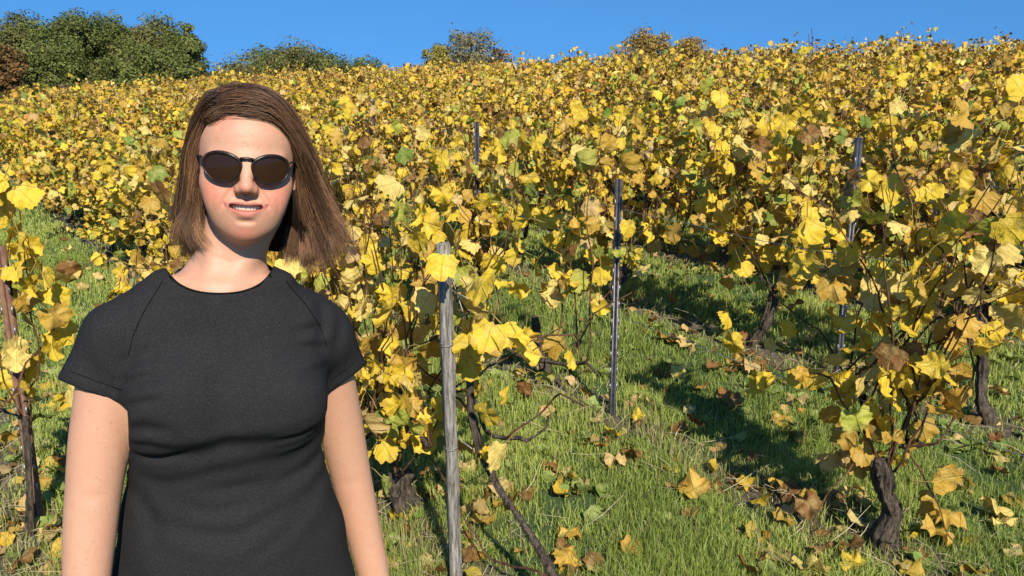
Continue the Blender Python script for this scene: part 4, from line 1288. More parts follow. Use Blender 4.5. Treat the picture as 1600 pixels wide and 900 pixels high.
def hand(F, wr, d, fwd, side):
    """relaxed hand hanging from a wrist: palm, four curled fingers, thumb"""
    d = d / np.linalg.norm(d); fwd = fwd - d * (fwd @ d); fwd /= np.linalg.norm(fwd); nrm = np.cross(d, fwd)
    pc = wr + d * 0.045
    for j in (-1, -.33, .33, 1):
        a0 = wr + fwd * j * 0.014; b0 = wr + d * 0.082 + fwd * j * 0.030
        F.cone(a0, b0, 0.013, 0.0115, 0.012)
        L = (0.066, 0.080, 0.086, 0.078)[int(round((j + 1) * 1.5))]
        c = b0 + d * L * .45 + nrm * side * 0.006; e = c + d * L * .33 + nrm * side * 0.016; f = e + d * L * .2 + nrm * side * 0.016
        F.chain([b0, c, e, f], [0.0095, 0.0085, 0.0075, 0.0062], 0.004)
    t0 = wr + d * 0.02 + fwd * 0.018
    F.chain([t0, t0 + d * 0.034 + fwd * 0.030 + nrm * side * .008, t0 + d * 0.062 + fwd * 0.036 + nrm * side * .016, t0 + d * 0.084 + fwd * 0.034 + nrm * side * .022], [0.014, 0.0115, 0.0095, 0.007], 0.006)

def arms(F, k=0.03):
    for S, E, W, r_ in ((SL, EL, WL, (0.044, 0.0465, 0.0450, 0.0415, 0.0400, 0.0350, 0.0240)), (SR, ER, WR, (0.043, 0.0440, 0.0425, 0.0390, 0.0370, 0.0330, 0.0235))):
        t = np.linspace(0, 1, 15); rr = np.interp(t, [0, .18, .36, .5, .62, .8, 1], r_)
        p = np.array([S * (1 - a) ** 2 + 2 * a * (1 - a) * (2 * E - S * .5 - W * .5) + W * a * a for a in t])
        F.chain(p, rr, 0.02)

def fold(F, pts, dep, wd, ybound, taper=True, ridge=0.45, ysoft=0.02):
    """press a crease (points in x, z) into the front of a field"""
    pts = [tuple(q) for q in pts]; ptsx = [q[0] for q in pts]; ptsz = [q[1] for q in pts]; m = wd * 4
    ix = np.nonzero((F.x > min(ptsx) - m) & (F.x < max(ptsx) + m))[0]; iz = np.nonzero((F.z > min(ptsz) - m) & (F.z < max(ptsz) + m))[0]
    sx, sz = slice(ix[0], ix[-1] + 1), slice(iz[0], iz[-1] + 1)
    X2, Z2 = np.meshgrid(F.x[sx], F.z[sz], indexing='ij')
    best = np.full(X2.shape, 9.0); par = np.zeros(X2.shape); up = np.zeros(X2.shape)
    for j, (a, b) in enumerate(zip(pts[:-1], pts[1:])):
        dx, dz = b[0] - a[0], b[1] - a[1]; L = dx * dx + dz * dz
        t = np.clip(((X2 - a[0]) * dx + (Z2 - a[1]) * dz) / L, 0, 1)
        ds = np.hypot(X2 - a[0] - t * dx, Z2 - a[1] - t * dz)
        mm = ds < best; best[mm] = ds[mm]; par[mm] = (j + t[mm]) / (len(pts) - 1)
        up[mm] = np.sign((X2 - a[0]) * dz - (Z2 - a[1]) * dx)[mm]
    end = np.clip(np.sin(par * pi), 0, 1) ** 0.7 if taper else 1.0
    gr = dep * (np.exp(-(best / wd) ** 2) - ridge * np.exp(-((best - wd * 1.9) / wd) ** 2)) * end
    fm = np.clip((ybound - F.y) / ysoft, 0, 1)
    F.f[sx, :, sz] += (gr[:, None, :] * fm[None, :, None]).astype(np.float32)
hcx = float(HC[0]); hcy = float(HC[1]); hcz = float(HC[2])
F = Field(axis_var([(hcx - .36, hcx - .098, .006), (hcx - .098, hcx + .098, .0018), (hcx + .098, hcx + .38, .006)]),
          axis_var([(1.10, hcy - .125, .006), (hcy - .125, hcy - .045, .0015), (hcy - .045, hcy + .12, .0045), (hcy + .12, 1.52, .009)]),
          axis_var([(FLOOR - .02, FLOOR + .1, .008), (FLOOR + .1, -1.02, .018), (-1.02, -.55, .007), (-.55, hcz - .135, .006), (hcz - .135, hcz + .03, .0015), (hcz + .03, hcz + .13, .004)]))
torso(F, -0.013)
arms(F)
hand(F, WL, WL - EL, np.array([0.2, -1, 0.0]), -1); hand(F, WR, WR - ER, np.array([-0.2, -1, 0.0]), 1)
for s, px in ((-1, 268), (1, 470)):                          # legs and feet
    hp = np.array([X(px, 1060), GY, Z(1060)]); kn = np.array([hp[0] + s * .005, GY - .01, FLOOR + .44]); an = np.array([hp[0] + s * .01, GY + .02, FLOOR + .075])
    F.chain([hp, kn, kn * .65 + an * .35 + [0, .02, 0], an], [0.085, 0.056, 0.054, 0.036], 0.04)
    F.cone(an + [0, .02, -.03], an + [s * .02, -.15, -.045], 0.034, 0.028, 0.03)
head_field(F)
# neck
F.cone(Hd(0, 0.022, -0.055), P(352, 440, 1.322), 0.0500, 0.058, 0.022)
for s in (-1, 1):
    F.cone(Hd(s * 0.046, 0.02, -0.085), P(345 + s * 12, 446, 1.262), 0.0105, 0.009, 0.02)      # sternomastoid
def hp(*pl): return [(float(Hd(x, 0, z)[0]), float(Hd(x, 0, z)[2])) for x, z in pl]
for s in (-1, 1):
    fold(F, hp((s * .0165, -.024), (s * .0225, -.033), (s * .030, -.044), (s * .0365, -.056), (s * .038, -.066)), .0010, .0036, hcy - .03, ridge=.7)
    fold(F, hp((s * .031, -.049), (s * .0325, -.054), (s * .0325, -.060)), .0009, .0026, hcy - .03)
    fold(F, hp((s * .014, -.016), (s * .026, -.022), (s * .040, -.021)), .0006, .0028, hcy - .03)
    fold(F, hp((s * .044, -.040), (s * .049, -.052), (s * .047, -.066)), .0005, .0034, hcy - .02)
fold(F, hp((0, -.034), (0, -.040), (0, -.048)), .0016, .0022, hcy - .05, ridge=.6)
fold(F, hp((-.016, -.0765), (-.006, -.0785), (.006, -.0785), (.016, -.0765)), .0020, .0040, hcy - .05, ridge=.3)
fold(F, hp((-.003, .030), (-.0035, .020), (-.003, .012)), .0008, .0018, hcy - .05); fold(F, hp((.003, .028), (.0035, .020), (.003, .012)), .0008, .0018, hcy - .05)
for zz in (.050, .062): fold(F, hp((-.035, zz - .003), (-.012, zz), (.012, zz), (.034, zz - .003)), .0004, .0020, hcy - .03)
fold(F, [(X(318, 398, 1.25), Z(398, 1.25)), (X(360, 412, 1.25), Z(414, 1.25)), (X(405, 400, 1.25), Z(402, 1.25))], .0016, .0035, hcy, ridge=.4)
for s in (-1, 1):
    EE = EL if s < 0 else ER
    fold(F, [(EE[0] - s * .03, EE[2] + .012), (EE[0] - s * .005, EE[2] + .004), (EE[0] + s * .02, EE[2] + .008)], .0009, .0090, 1.42, ridge=.3)
V, Q = F.surface()
FB = F

def lab(V, c, R_=None):
    return (V - HC) @ HR
h = lab(V, None)
skin = np.array([0.465, 0.255, 0.155]); col = np.tile(skin, (len(V), 1))
def blend(mask, c, a=1.0):
    m = np.clip(mask, 0, 1)[:, None] * a
    global col
    col = col * (1 - m) + np.array(c) * m
def gauss(cx, cz, sx, sz): return np.exp(-((h[:, 0] - cx) / sx) ** 2 - ((h[:, 2] - cz) / sz) ** 2) * (h[:, 1] < -0.01)
for s in (-1, 1): blend(gauss(s * 0.043, -0.034, 0.030, 0.028), (0.50, 0.15, 0.09), 0.78)
blend(gauss(0, -0.028, 0.013, 0.012), (0.50, 0.16, 0.10), 0.6)
blend(gauss(0, -0.098, 0.022, 0.014), (0.50, 0.15, 0.10), 0.75)
blend(gauss(-0.03, 0.075, 0.02, 0.02), (0.52, 0.17, 0.115), 0.6)
blend(np.exp(-((V[:, 2] - P(350, 430, 1.25)[2]) / 0.03) ** 2) * (h[:, 2] < -0.13), (0.52, 0.26, 0.17), 0.3)
# lips
tx = h[:, 0] / 0.0328
lz_u = -0.0505 - 0.0012 * tx ** 2; lz_l = -0.0668 + 0.0138 * tx ** 2
front = (h[:, 1] < -0.068) & (np.abs(tx) < 1.0)
lipm = front & (h[:, 2] < lz_u + 0.0034 * (1 - 0.8 * np.abs(tx))) & (h[:, 2] > lz_l - 0.0054 * (1 - 0.8 * np.abs(tx)))
blend(lipm.astype(float), (0.33, 0.088, 0.07), 0.9)
inner = (np.abs(h[:, 0]) < 0.024) & (h[:, 1] > -0.083) & (h[:, 1] < -0.055) & (np.abs(h[:, 2] + 0.0575) < 0.0070)
blend(inner.astype(float), (0.10, 0.02, 0.02), 0.95)
# brows
for s in (-1, 1):
    bz = 0.021 - 0.006 * ((np.abs(h[:, 0]) - 0.028) / 0.02) ** 2
    m = (np.sign(h[:, 0]) == s) & (np.abs(h[:, 0]) > 0.010) & (np.abs(h[:, 0]) < 0.050) & (h[:, 1] < -0.03)
    blend(np.exp(-((h[:, 2] - bz) / 0.0030) ** 2) * m, (0.13, 0.07, 0.04), 0.8)
def mat_skin():
    m, nt, b, out = new_mat('skin')
    a = nd(nt, 'ShaderNodeAttribute', attribute_name='col')
    co = obj_co(nt); n = noise(nt, 55, 5, co, 0.65); n2 = noise(nt, 420, 3, co, 0.7); n3 = noise(nt, 10, 4, co, 0.6)
    c = mix(nt, mathn(nt, 'MULTIPLY', ramp(nt, n.outputs[0], [(0.42, (0, 0, 0)), (0.68, (1, 1, 1))]).outputs[0], 0.32), a.outputs['Color'], (0.46, 0.19, 0.11))
    c = mix(nt, mathn(nt, 'MULTIPLY', ramp(nt, n3.outputs[0], [(0.40, (0, 0, 0)), (0.66, (1, 1, 1))]).outputs[0], 0.22), c, (0.50, 0.22, 0.14))
    vo = nd(nt, 'ShaderNodeTexVoronoi'); vo.inputs['Scale'].default_value = 75; nt.links.new(co, vo.inputs['Vector'])
    c = mix(nt, mathn(nt, 'MULTIPLY', ramp(nt, vo.outputs['Distance'], [(0.06, (1, 1, 1)), (0.20, (0, 0, 0))]).outputs[0], 0.42), c, (0.30, 0.13, 0.07))
    nt.links.new(c, b.inputs['Base Color'])
    b.inputs['Roughness'].default_value = 0.5; b.inputs['Specular IOR Level'].default_value = 0.35
    b.inputs['Subsurface Weight'].default_value = 0.12; b.inputs['Subsurface Radius'].default_value = (1.0, 0.35, 0.2); b.inputs['Subsurface Scale'].default_value = 0.008
    hsum = mathn(nt, 'ADD', n2.outputs[0], mathn(nt, 'MULTIPLY', n.outputs[0], 0.8))
    bump(nt, b, hsum, 0.35, 0.0018)
    return m
person = obj('person', mesh_np('person', V - FOOT, None, mat_skin(), {'col': np.column_stack([col, np.ones(len(V))])}, quads=Q))
tag(person, 'woman in a dark grey short sleeved dress and sunglasses standing at left, smiling, arms hanging', 'person')

wx_, wy_ = to_world(FOOT[0], FOOT[1])
person.location = (wx_, wy_, FLOOR); person.rotation_euler = (0, 0, PA)
_mesh_np = mesh_np
def mesh_np(name, verts, *a, **k):
    return _mesh_np(name, np.asarray(verts) - FOOT, *a, **k)

def ray_front(Ff, x, z, y0=1.06):
    """first surface met going away from the camera along y"""
    i = int(np.clip(np.searchsorted(Ff.x, x), 1, len(Ff.x) - 1)); k = int(np.clip(np.searchsorted(Ff.z, z), 1, len(Ff.z) - 1))
    fx = (x - Ff.x[i - 1]) / (Ff.x[i] - Ff.x[i - 1]); fz = (z - Ff.z[k - 1]) / (Ff.z[k] - Ff.z[k - 1])
    c = (Ff.f[i - 1, :, k - 1] * (1 - fx) + Ff.f[i, :, k - 1] * fx) * (1 - fz) + (Ff.f[i - 1, :, k] * (1 - fx) + Ff.f[i, :, k] * fx) * fz
    j = int(np.argmax(c < 0))
    if c[j] >= 0 or j == 0: return None
    t = c[j - 1] / (c[j - 1] - c[j])
    return float(Ff.y[j - 1] + (Ff.y[j] - Ff.y[j - 1]) * t)

# ---- teeth, set behind the lips
mb = MB()
for k, (x0, x1) in enumerate(((-.0222, -.0187), (-.0186, -.0148), (-.0147, -.0110), (-.0109, -.0063), (-.0062, -.0002), (.0002, .0062), (.0063, .0109), (.0110, .0147), (.0148, .0186), (.0187, .0222))):
    xm = (x0 + x1) / 2; w_ = (x1 - x0) * 1.14; yy = -0.0858 + 19 * xm * xm; zc = -0.0568 + 7 * xm * xm
    Lt = 0.0094 if abs(xm) < .007 else 0.0088
    n = 5; vv = []
    for a in np.linspace(-1, 1, n):
        for b_ in np.linspace(-1, 1, n):
            vv.append(Hd(xm + a * w_ / 2 * (1 - .10 * abs(b_) ** 3), yy + 0.0012 * a * a + .0006 * b_ * b_, zc + b_ * Lt / 2 * (1 - .12 * a * a)))
    q = [(i * n + j, i * n + j + 1, (i + 1) * n + j + 1, (i + 1) * n + j) for i in range(n - 1) for j in range(n - 1)]
    mb.add(vv, None, q)
M_TEETH, _n, b_, _o = new_mat('teeth'); b_.inputs['Base Color'].default_value = (0.55, 0.48, 0.38, 1); b_.inputs['Roughness'].default_value = 0.25
obj('teeth', mb.mesh('teeth', M_TEETH), person)

# ---- dress
HEM_Z = FLOOR + 0.52
FD = Field(axis_var([(hcx - .36, hcx + .36, .0042)]), axis_var([(1.08, 1.50, .0048)]), axis_var([(HEM_Z - .02, -.92, .012), (-.92, Z(395), .0040)]))
torso(FD, 0.004, k=0.035)
# skirt
FD.loft([HEM_Z, Z(1100), Z(1000)], [X(372, 1060), X(372, 1060), X(370, 1000)], [1.30, 1.30, 1.30], [.205, .205, .198], [.135, .130, .118], 0.02)
# sleeves
HL = P(142, 618, 1.262); HRt = P(541, 600, 1.36)
def along(A, B, t): return A + (B - A) * t
FD.chain([SL + [0.0, 0, -0.004], along(SL, HL, .5), along(SL, HL, 1.25)], [0.048, 0.0515, 0.0570], 0.02)
FD.chain([SR + [0, 0, -0.004], along(SR, HRt, .5), along(SR, HRt, 1.25)], [0.047, 0.0475, 0.0490], 0.02)
gx, gy, gzz = np.meshgrid(FD.x, FD.y, FD.z, indexing='ij', sparse=True)
# folds: displacement of the field
pxs = lambda px, py: (X(px, py, 1.2), Z(py, 1.2))
folds = [ # polyline in photo px, depth, width
    ([(196, 706), (250, 702), (310, 696), (370, 690), (440, 688), (515, 676)], 0.0056, 0.015), ([(203, 704), (240, 704), (300, 698)], 0.004, 0.006), ([(420, 692), (470, 688), (512, 676)], 0.005, 0.006),
    ([(203, 742), (260, 748), (330, 738), (420, 732)], 0.0030, 0.012), ([(420, 706), (470, 700), (512, 690)], 0.003, 0.007),
    ([(190, 592), (225, 575), (275, 566)], 0.006, 0.009), ([(190, 618), (222, 605), (262, 600)], 0.0045, 0.008), ([(190, 652), (230, 643), (275, 648)], 0.004, 0.009),
    ([(195, 678), (232, 674), (275, 682)], 0.0035, 0.008), ([(190, 560), (225, 545), (262, 545)], 0.0030, 0.009),
    ([(518, 552), (492, 538), (455, 536)], 0.0050, 0.009), ([(518, 578), (490, 562), (455, 556)], 0.004, 0.009), ([(518, 612), (495, 598), (465, 592)], 0.003, 0.009),
    ([(225, 806), (300, 822), (370, 834), (450, 816), (535, 780)], 0.0048, 0.014), ([(280, 788), (340, 797), (405, 792)], 0.0035, 0.011), ([(300, 760), (360, 766), (420, 758)], 0.0022, 0.012),
    ([(380, 866), (440, 848), (510, 806)], 0.0035, 0.013), ([(200, 765), (230, 800), (245, 850)], 0.003, 0.013), ([(430, 772), (480, 764), (520, 745)], 0.0028, 0.011),
    ([(194, 480), (196, 530), (200, 590)], 0.0045, 0.011), ([(506, 480), (510, 530), (512, 585)], 0.0040, 0.011), ([(330, 640), (345, 680), (350, 700)], 0.002, 0.016),
    ([(158, 500), (176, 550), (184, 610)], 0.0035, 0.011), ([(125, 540), (146, 580), (158, 618)], 0.0030, 0.012), ([(545, 515), (538, 555), (526, 595)], 0.0030, 0.011), ([(140, 470), (165, 490), (190, 520)], 0.002, 0.012)]
for pl, dep, wd in folds:
    fold(FD, [pxs(*q) for q in pl], dep, wd, 1.33, ysoft=0.05, ridge=0.5)
lown = 0.0016 * np.sin(31 * gx + 9 * gzz) * np.sin(23 * gzz + 11 * gx) + 0.0010 * np.sin(57 * gzz + 21 * gx + 3) * np.sin(40 * gx)
FD.f += lown.astype(np.float32)
# cut: sleeves' hems
def plane_cut(c, nrm, xlo, xhi, zhi):
    nrm = np.asarray(nrm, float); nrm /= np.linalg.norm(nrm)
    ix = np.nonzero((FD.x > xlo) & (FD.x < xhi))[0]; iz = np.nonzero(FD.z < zhi)[0]
    sx, sz = slice(ix[0], ix[-1] + 1), slice(iz[0], iz[-1] + 1)
    X3, Y3, Z3_ = np.meshgrid(FD.x[sx], FD.y, FD.z[sz], indexing='ij', sparse=True)
    d = (X3 - c[0]) * nrm[0] + (Y3 - c[1]) * nrm[1] + (Z3_ - c[2]) * nrm[2]
    FD.f[sx, :, sz] = np.maximum(FD.f[sx, :, sz], d.astype(np.float32))
# the hem planes act only on the sleeve side of the torso flank
def sleeve_cut(c, nrm, s):
    nrm = np.asarray(nrm, float); nrm /= np.linalg.norm(nrm)
    d = (gx - c[0]) * nrm[0] + (gy - c[1]) * nrm[1] + (gzz - c[2]) * nrm[2]
    VX_, VY_ = to_px(gx, gy, gzz)
    reg = (VX_ < 200) if s < 0 else (VX_ > 512)
    FD.f = np.where(reg & (VY_ < 735) & (gzz < Z(500)), np.maximum(FD.f, d), FD.f).astype(np.float32)
aL = P(88, 592, 1.262); bL = P(197, 632, 1.262)
CAMP = np.array([0, -PY0, 0])
def hemn(a, b):
    n = np.cross(b - a, (a + b) / 2 - CAMP + np.array([0, 0, 0.06])); return n * (-1 if n[2] > 0 else 1)
sleeve_cut((aL + bL) / 2, hemn(aL, bL), -1)
aR = P(514, 613, 1.36); bR = P(581, 563, 1.36)
sleeve_cut((aR + bR) / 2, hemn(aR, bR), 1)
# neckline: a tilted ring through (260,410), (345,458), (424,405)
VX, VY = to_px(gx, gy, gzz)
tn = (VX - 343) / 84.0
scoop = 410 + 48 * np.sqrt(np.clip(1 - np.abs(tn) ** 2.3, 0, 1))
dfr = np.where(np.abs(tn) < 1, (scoop - VY) * 0.00100, -1.0)
dfr = np.maximum(dfr, np.where((np.abs(tn) >= 1) & (VY < 404), (404 - VY) * 0.001, -1.0))
dbk = gzz - Z(418, 1.33)
dcut = np.where(gy < 1.315, dfr, np.where(gy > 1.345, dbk, np.maximum(dfr, dbk)))
FD.f = np.where(gzz > Z(480, 1.2), np.maximum(FD.f, dcut), FD.f).astype(np.float32)
FD.f = np.maximum(FD.f, (HEM_Z - gzz)).astype(np.float32)
V2, Q2 = FD.surface()
# light smoothing removes the sampling terraces
def smooth(V, Q, it=2, lam=0.5, keep=None):
    E = np.vstack([Q[:, [0, 1]], Q[:, [1, 2]], Q[:, [2, 3]], Q[:, [3, 0]]])
    n = len(V); deg = np.bincount(E.ravel(), minlength=n).astype(float)
    for _ in range(it):
        S = np.zeros_like(V)
        for d in range(3): S[:, d] = np.bincount(E[:, 0], V[E[:, 1], d], n) + np.bincount(E[:, 1], V[E[:, 0], d], n)
        W = V + lam * (S / deg[:, None] - V)
        V = W if keep is None else np.where(keep[:, None], V, W)
    return V
V2 = smooth(V2, Q2, 3)
def mat_dress():
    m, nt, b, out = new_mat('charcoal jersey')
    co = obj_co(nt); n = noise(nt, 520, 3, co, 0.75); n2 = noise(nt, 38, 5, co, 0.6)
    r = ramp(nt, n.outputs[0], [(0.35, (0.010, 0.0096, 0.0096)), (0.55, (0.0190, 0.0182, 0.0182)), (0.72, (0.040, 0.038, 0.037))])
    c = mix(nt, mathn(nt, 'MULTIPLY', n2.outputs[0], 0.25), r.outputs[0], (0.022, 0.021, 0.021))
    nt.links.new(c, b.inputs['Base Color']); b.inputs['Roughness'].default_value = 0.85
    b.inputs['Specular IOR Level'].default_value = 0.08
    bump(nt, b, mathn(nt, 'ADD', n.outputs[0], mathn(nt, 'MULTIPLY', n2.outputs[0], 1.6)), 0.45, 0.0018)
    return m
M_DRESS = mat_dress()
dress = obj('dress', mesh_np('dress', V2, None, M_DRESS, quads=Q2), person)
M_SEAM, _n, b_, _o = new_mat('seam thread'); b_.inputs['Base Color'].default_value = (0.003, 0.003, 0.003, 1); b_.inputs['Roughness'].default_value = 1; b_.inputs['Specular IOR Level'].default_value = 0
def seam(pl, r=0.0007, mat=None, lift=0.0002):
    pts = []
    for (a, b) in zip(pl[:-1], pl[1:]):
        for t in np.linspace(0, 1, 9)[:-1]:
            px, py = a[0] + (b[0] - a[0]) * t, a[1] + (b[1] - a[1]) * t
            y = 1.2
            for _ in range(4):
                q = P(px, py, y); yy = ray_front(FD, q[0], q[2])
                if yy is None: break
                y = yy
            if yy is None: continue
            pts.append(P(px, py, y - lift))
    if len(pts) < 4: return
    pts = np.array(pts); pts[1:-1] = (pts[:-2] + pts[1:-1] + pts[2:]) / 3
    v, t_, q = tube(pts, r, 5)
    obj('seam', mesh_np('seam', v, t_, mat or M_SEAM, quads=q), dress)
seam([(259, 432), (240, 462), (222, 492), (208, 525), (199, 560)])
seam([(433, 420), (455, 450), (480, 478), (500, 510), (512, 545)])
seam([(93, 573), (140, 592), (197, 612)], 0.0005)
seam([(516, 596), (545, 574), (577, 547)], 0.0005)
# binding round the neckline
pts = []
for t in np.linspace(-0.955, 0.955, 41):
    px, py = 343 + 84 * t, 410 + 48 * sqrt(max(0, 1 - abs(t) ** 2.3)) + 3
    y = 1.25
    for _ in range(5):
        q = P(px, py, y); yy = ray_front(FD, q[0], q[2])
        if yy is None: break
        y = yy
    pts.append(P(px, py - 2.5, y + 0.001))
pts = np.array(pts); 
for _ in range(3): pts[1:-1] = (pts[:-2] + 2 * pts[1:-1] + pts[2:]) / 4
M_BIND, _n, b_, _o = new_mat('neck binding'); b_.inputs['Base Color'].default_value = (0.010, 0.010, 0.0105, 1); b_.inputs['Roughness'].default_value = 1; b_.inputs['Specular IOR Level'].default_value = 0.03
v, t_, q = tube(pts, 0.0014, 6); obj('neck_binding', mesh_np('neck_binding', v, t_, M_BIND, quads=q), dress)

# ---- sunglasses
M_FRAME, nf, bfr, _o = new_mat('dark tortoise frame')
n = noise(nf, 90, 3, obj_co(nf)); r_ = ramp(nf, n.outputs[0], [(0.45, (0.008, 0.005, 0.004)), (0.75, (0.04, 0.018, 0.009))]); nf.links.new(r_.outputs[0], bfr.inputs['Base Color']); bfr.inputs['Roughness'].default_value = 0.32; bfr.inputs['Specular IOR Level'].default_value = 0.3
M_LENS, nl, bl, _o = new_mat('dark brown lens'); bl.inputs['Base Color'].default_value = (0.022, 0.010, 0.005, 1); bl.inputs['Roughness'].default_value = 0.06; bl.inputs['Specular IOR Level'].default_value = 0.2
gl = bpy.data.objects.new('sunglasses', None); C.objects.link(gl); gl.parent = person
def lens_outline(s, n=44):
    out = []
    for k in range(n):
        a = 2 * pi * k / n
        c_, s_ = cos(a), sin(a)
        ex = 2.12
        rr = (abs(c_) ** ex + abs(s_) ** ex) ** (-1 / ex)
        x = 0.0264 * rr * c_; z = 0.0216 * rr * s_
        x *= 1 + 0.09 * (z / 0.0232)                    # wider at the top
        if z > 0: z *= 0.92 + 0.10 * (x / 0.029)          # lifted outer corner
        out.append((x, z))
    return [(s * x, z) for x, z in out]
GZ = 0.0040
def gpt(x, z, dy=0.0):
    return Hd(x, -0.0985 + 4.8 * x * x + dy + 0.10 * (z - GZ) * 0 - 0.0, z)
for s in (-1, 1):
    ol = lens_outline(s); cx0 = s * 0.0352
    ring = [gpt(cx0 + x, GZ + z) for x, z in ol]
    # rim: closed tube, thicker at the brow
    n = len(ring); R_ = np.array(ring); cc = R_.mean(0)
    vv = []
    for k in range(n):
        p = R_[k]; o_ = (p - cc); o_[1] = 0; o_ /= np.linalg.norm(o_)
        th = 0.0016 + 0.0016 * np.clip(ol[k][1] / 0.0232 + 0.15, 0, 1)
        for b in range(8):
            a = 2 * pi * b / 8
            vv.append(p + o_ * (th * cos(a) + th * .4) + hy * 0.0019 * sin(a))
    q = [(k * 8 + b, ((k + 1) % n) * 8 + b, ((k + 1) % n) * 8 + (b + 1) % 8, k * 8 + (b + 1) % 8) for k in range(n) for b in range(8)]
    obj('rim', mesh_np('rim', np.array(vv), None, M_FRAME, quads=np.array(q)), gl)
    # lens: slightly domed disc with thickness
    vv = []; tt = []
    rings = 6
    for side_ in (0, 1):
        b0 = len(vv)
        vv.append(gpt(cx0, GZ, -0.0010 + side_ * 0.0016))
        for j in range(1, rings + 1):
            f = j / rings
            for x, z in ol: vv.append(gpt(cx0 + x * f, GZ + z * f, -0.0010 * (1 - f * f) + side_ * 0.0016))
        tt += [(b0, b0 + 1 + k, b0 + 1 + (k + 1) % n) for k in range(n)]
        for j in range(rings - 1):
            for k in range(n):
                a = b0 + 1 + j * n + k; b = b0 + 1 + j * n + (k + 1) % n
                tt += [(a, a + n, b + n), (a, b + n, b)]
    obj('lens', mesh_np('lens', np.array(vv), np.array(tt), M_LENS), gl)
    # temple arm
    a = gpt(s * 0.0625, GZ + 0.012, 0.0); b_ = Hd(s * 0.0800, 0.012, GZ + 0.012); c_ = Hd(s * 0.080, 0.035, GZ - 0.018)
    v, t_, q = tube([a, a * .97 + b_ * .03, (a + b_) / 2 + hx * s * .002, b_, c_], [.0034, .0030, .0024, .0022, .0015], 8, flat=.6)
    obj('temple_arm', mesh_np('temple_arm', v, t_, M_FRAME, quads=q), gl)
bp = [gpt(-0.0095, GZ + 0.0135), gpt(-0.005, GZ + 0.0148, -.0012), gpt(0, GZ + 0.0152, -.0016), gpt(0.005, GZ + 0.0148, -.0012), gpt(0.0095, GZ + 0.0135)]
v, t_, q = tube(bp, [.0028, .0024, .0022, .0024, .0028], 8); obj('bridge', mesh_np('bridge', v, t_, M_FRAME, quads=q), gl)

# ---- hair
def mat_hair():
    m, nt, b, out = new_mat('brown hair')
    a = nd(nt, 'ShaderNodeAttribute', attribute_name='col')
    nt.links.new(a.outputs['Color'], b.inputs['Base Color'])
    b.inputs['Roughness'].default_value = 0.48; b.inputs['Specular IOR Level'].default_value = 0.4
    tr = nd(nt, 'ShaderNodeBsdfTranslucent'); nt.links.new(a.outputs['Color'], tr.inputs['Color'])
    ms = nd(nt, 'ShaderNodeMixShader'); ms.inputs[0].default_value = 0.12
    nt.links.new(b.outputs[0], ms.inputs[1]); nt.links.new(tr.outputs[0], ms.inputs[2]); nt.links.new(ms.outputs[0], out.inputs['Surface'])
    return m
M_HAIR = mat_hair()
hair = bpy.data.objects.new('hair', None); C.objects.link(hair); hair.parent = person
# under-volume close to the scalp
FH = Field(axis_var([(hcx - .13, hcx + .16, .003)]), axis_var([(hcy - .12, hcy + .13, .003)]), axis_var([(hcz - .185, hcz + .14, .003)]))
e = lambda c, r, k=0.02, op='u': FH.ell(Hd(*c), r, k, op, HR)
e((0.0, 0.022, 0.034), (0.080, 0.098, 0.086), 0.01)
e((0.004, -0.020, 0.060), (0.068, 0.060, 0.052), 0.03)
for a, b, ra, rb in (((-.066, .034, .03), (-.078, .040, -.06), .022, .020), ((-.078, .040, -.06), (-.080, .036, -.100), .020, .012),
                     ((.070, .030, .03), (.088, .035, -.05), .026, .030), ((.088, .035, -.05), (.104, .045, -.125), .030, .020),
                     ((-.04, .075, -.02), (-.045, .075, -.09), .035, .03), ((.04, .075, -.02), (.05, .075, -.12), .035, .03)):
    FH.cone(Hd(*a), Hd(*b), ra, rb, 0.03)
# open the face
e((0.0, -0.085, -0.004), (0.0775, 0.092, 0.110), 0.012, 's')
e((0.0, -0.075, -0.10), (0.068, 0.085, 0.080), 0.01, 's')
FH.f += (0.0003 * np.sin(np.add.outer(np.add.outer(FH.x * 300, FH.y * 190), FH.z * 20))).astype(np.float32)
V3, Q3 = FH.surface(); V3 = smooth(V3, Q3, 2)
hcol = np.tile(np.array([0.035, 0.019, 0.010, 1.0]), (len(V3), 1))
M_HUND, _n, b_, _o = new_mat('hair close to the scalp'); b_.inputs['Base Color'].default_value = (0.014, 0.008, 0.005, 1); b_.inputs['Roughness'].default_value = 0.9; b_.inputs['Specular IOR Level'].default_value = 0.1
obj('hair_underlayer', mesh_np('hair_underlayer', V3, None, M_HUND, {'col': hcol}, quads=Q3), hair)

# guide curves in head space: rows front to back, each a list of points root -> tip
R_FRONT_OUT = [(-.034, -.046, .108), (-.006, -.078, .123), (.038, -.084, .112), (.070, -.064, .074), (.092, -.040, .030), (.114, -.016, -.020), (.138, -.004, -.066), (.158, .000, -.106), (.160, .006, -.140)]
R_FRONT_IN = [(-.034, -.070, .079), (-.006, -.088, .079), (.032, -.086, .075), (.059, -.068, .054), (.074, -.044, .022), (.089, -.018, -.020), (.108, -.004, -.066), (.128, .004, -.106), (.138, .008, -.142)]
R_MID_OUT = [(-.030, .000, .126), (.015, -.010, .133), (.050, -.014, .110), (.080, -.006, .070), (.104, .004, .020), (.118, .012, -.035), (.132, .016, -.090), (.142, .020, -.135), (.150, .022, -.165)]
R_MID_IN = [(-.030, .000, .114), (.015, -.004, .116), (.050, -.004, .098), (.076, .010, .055), (.084, .026, .005), (.080, .038, -.045), (.076, .040, -.095), (.082, .034, -.140), (.088, .024, -.176)]
R_BACK_OUT = [(-.012, .060, .118), (.020, .072, .114), (.056, .082, .086), (.080, .085, .045), (.090, .084, -.010), (.092, .078, -.065), (.092, .068, -.115), (.088, .058, -.150), (.080, .048, -.176)]
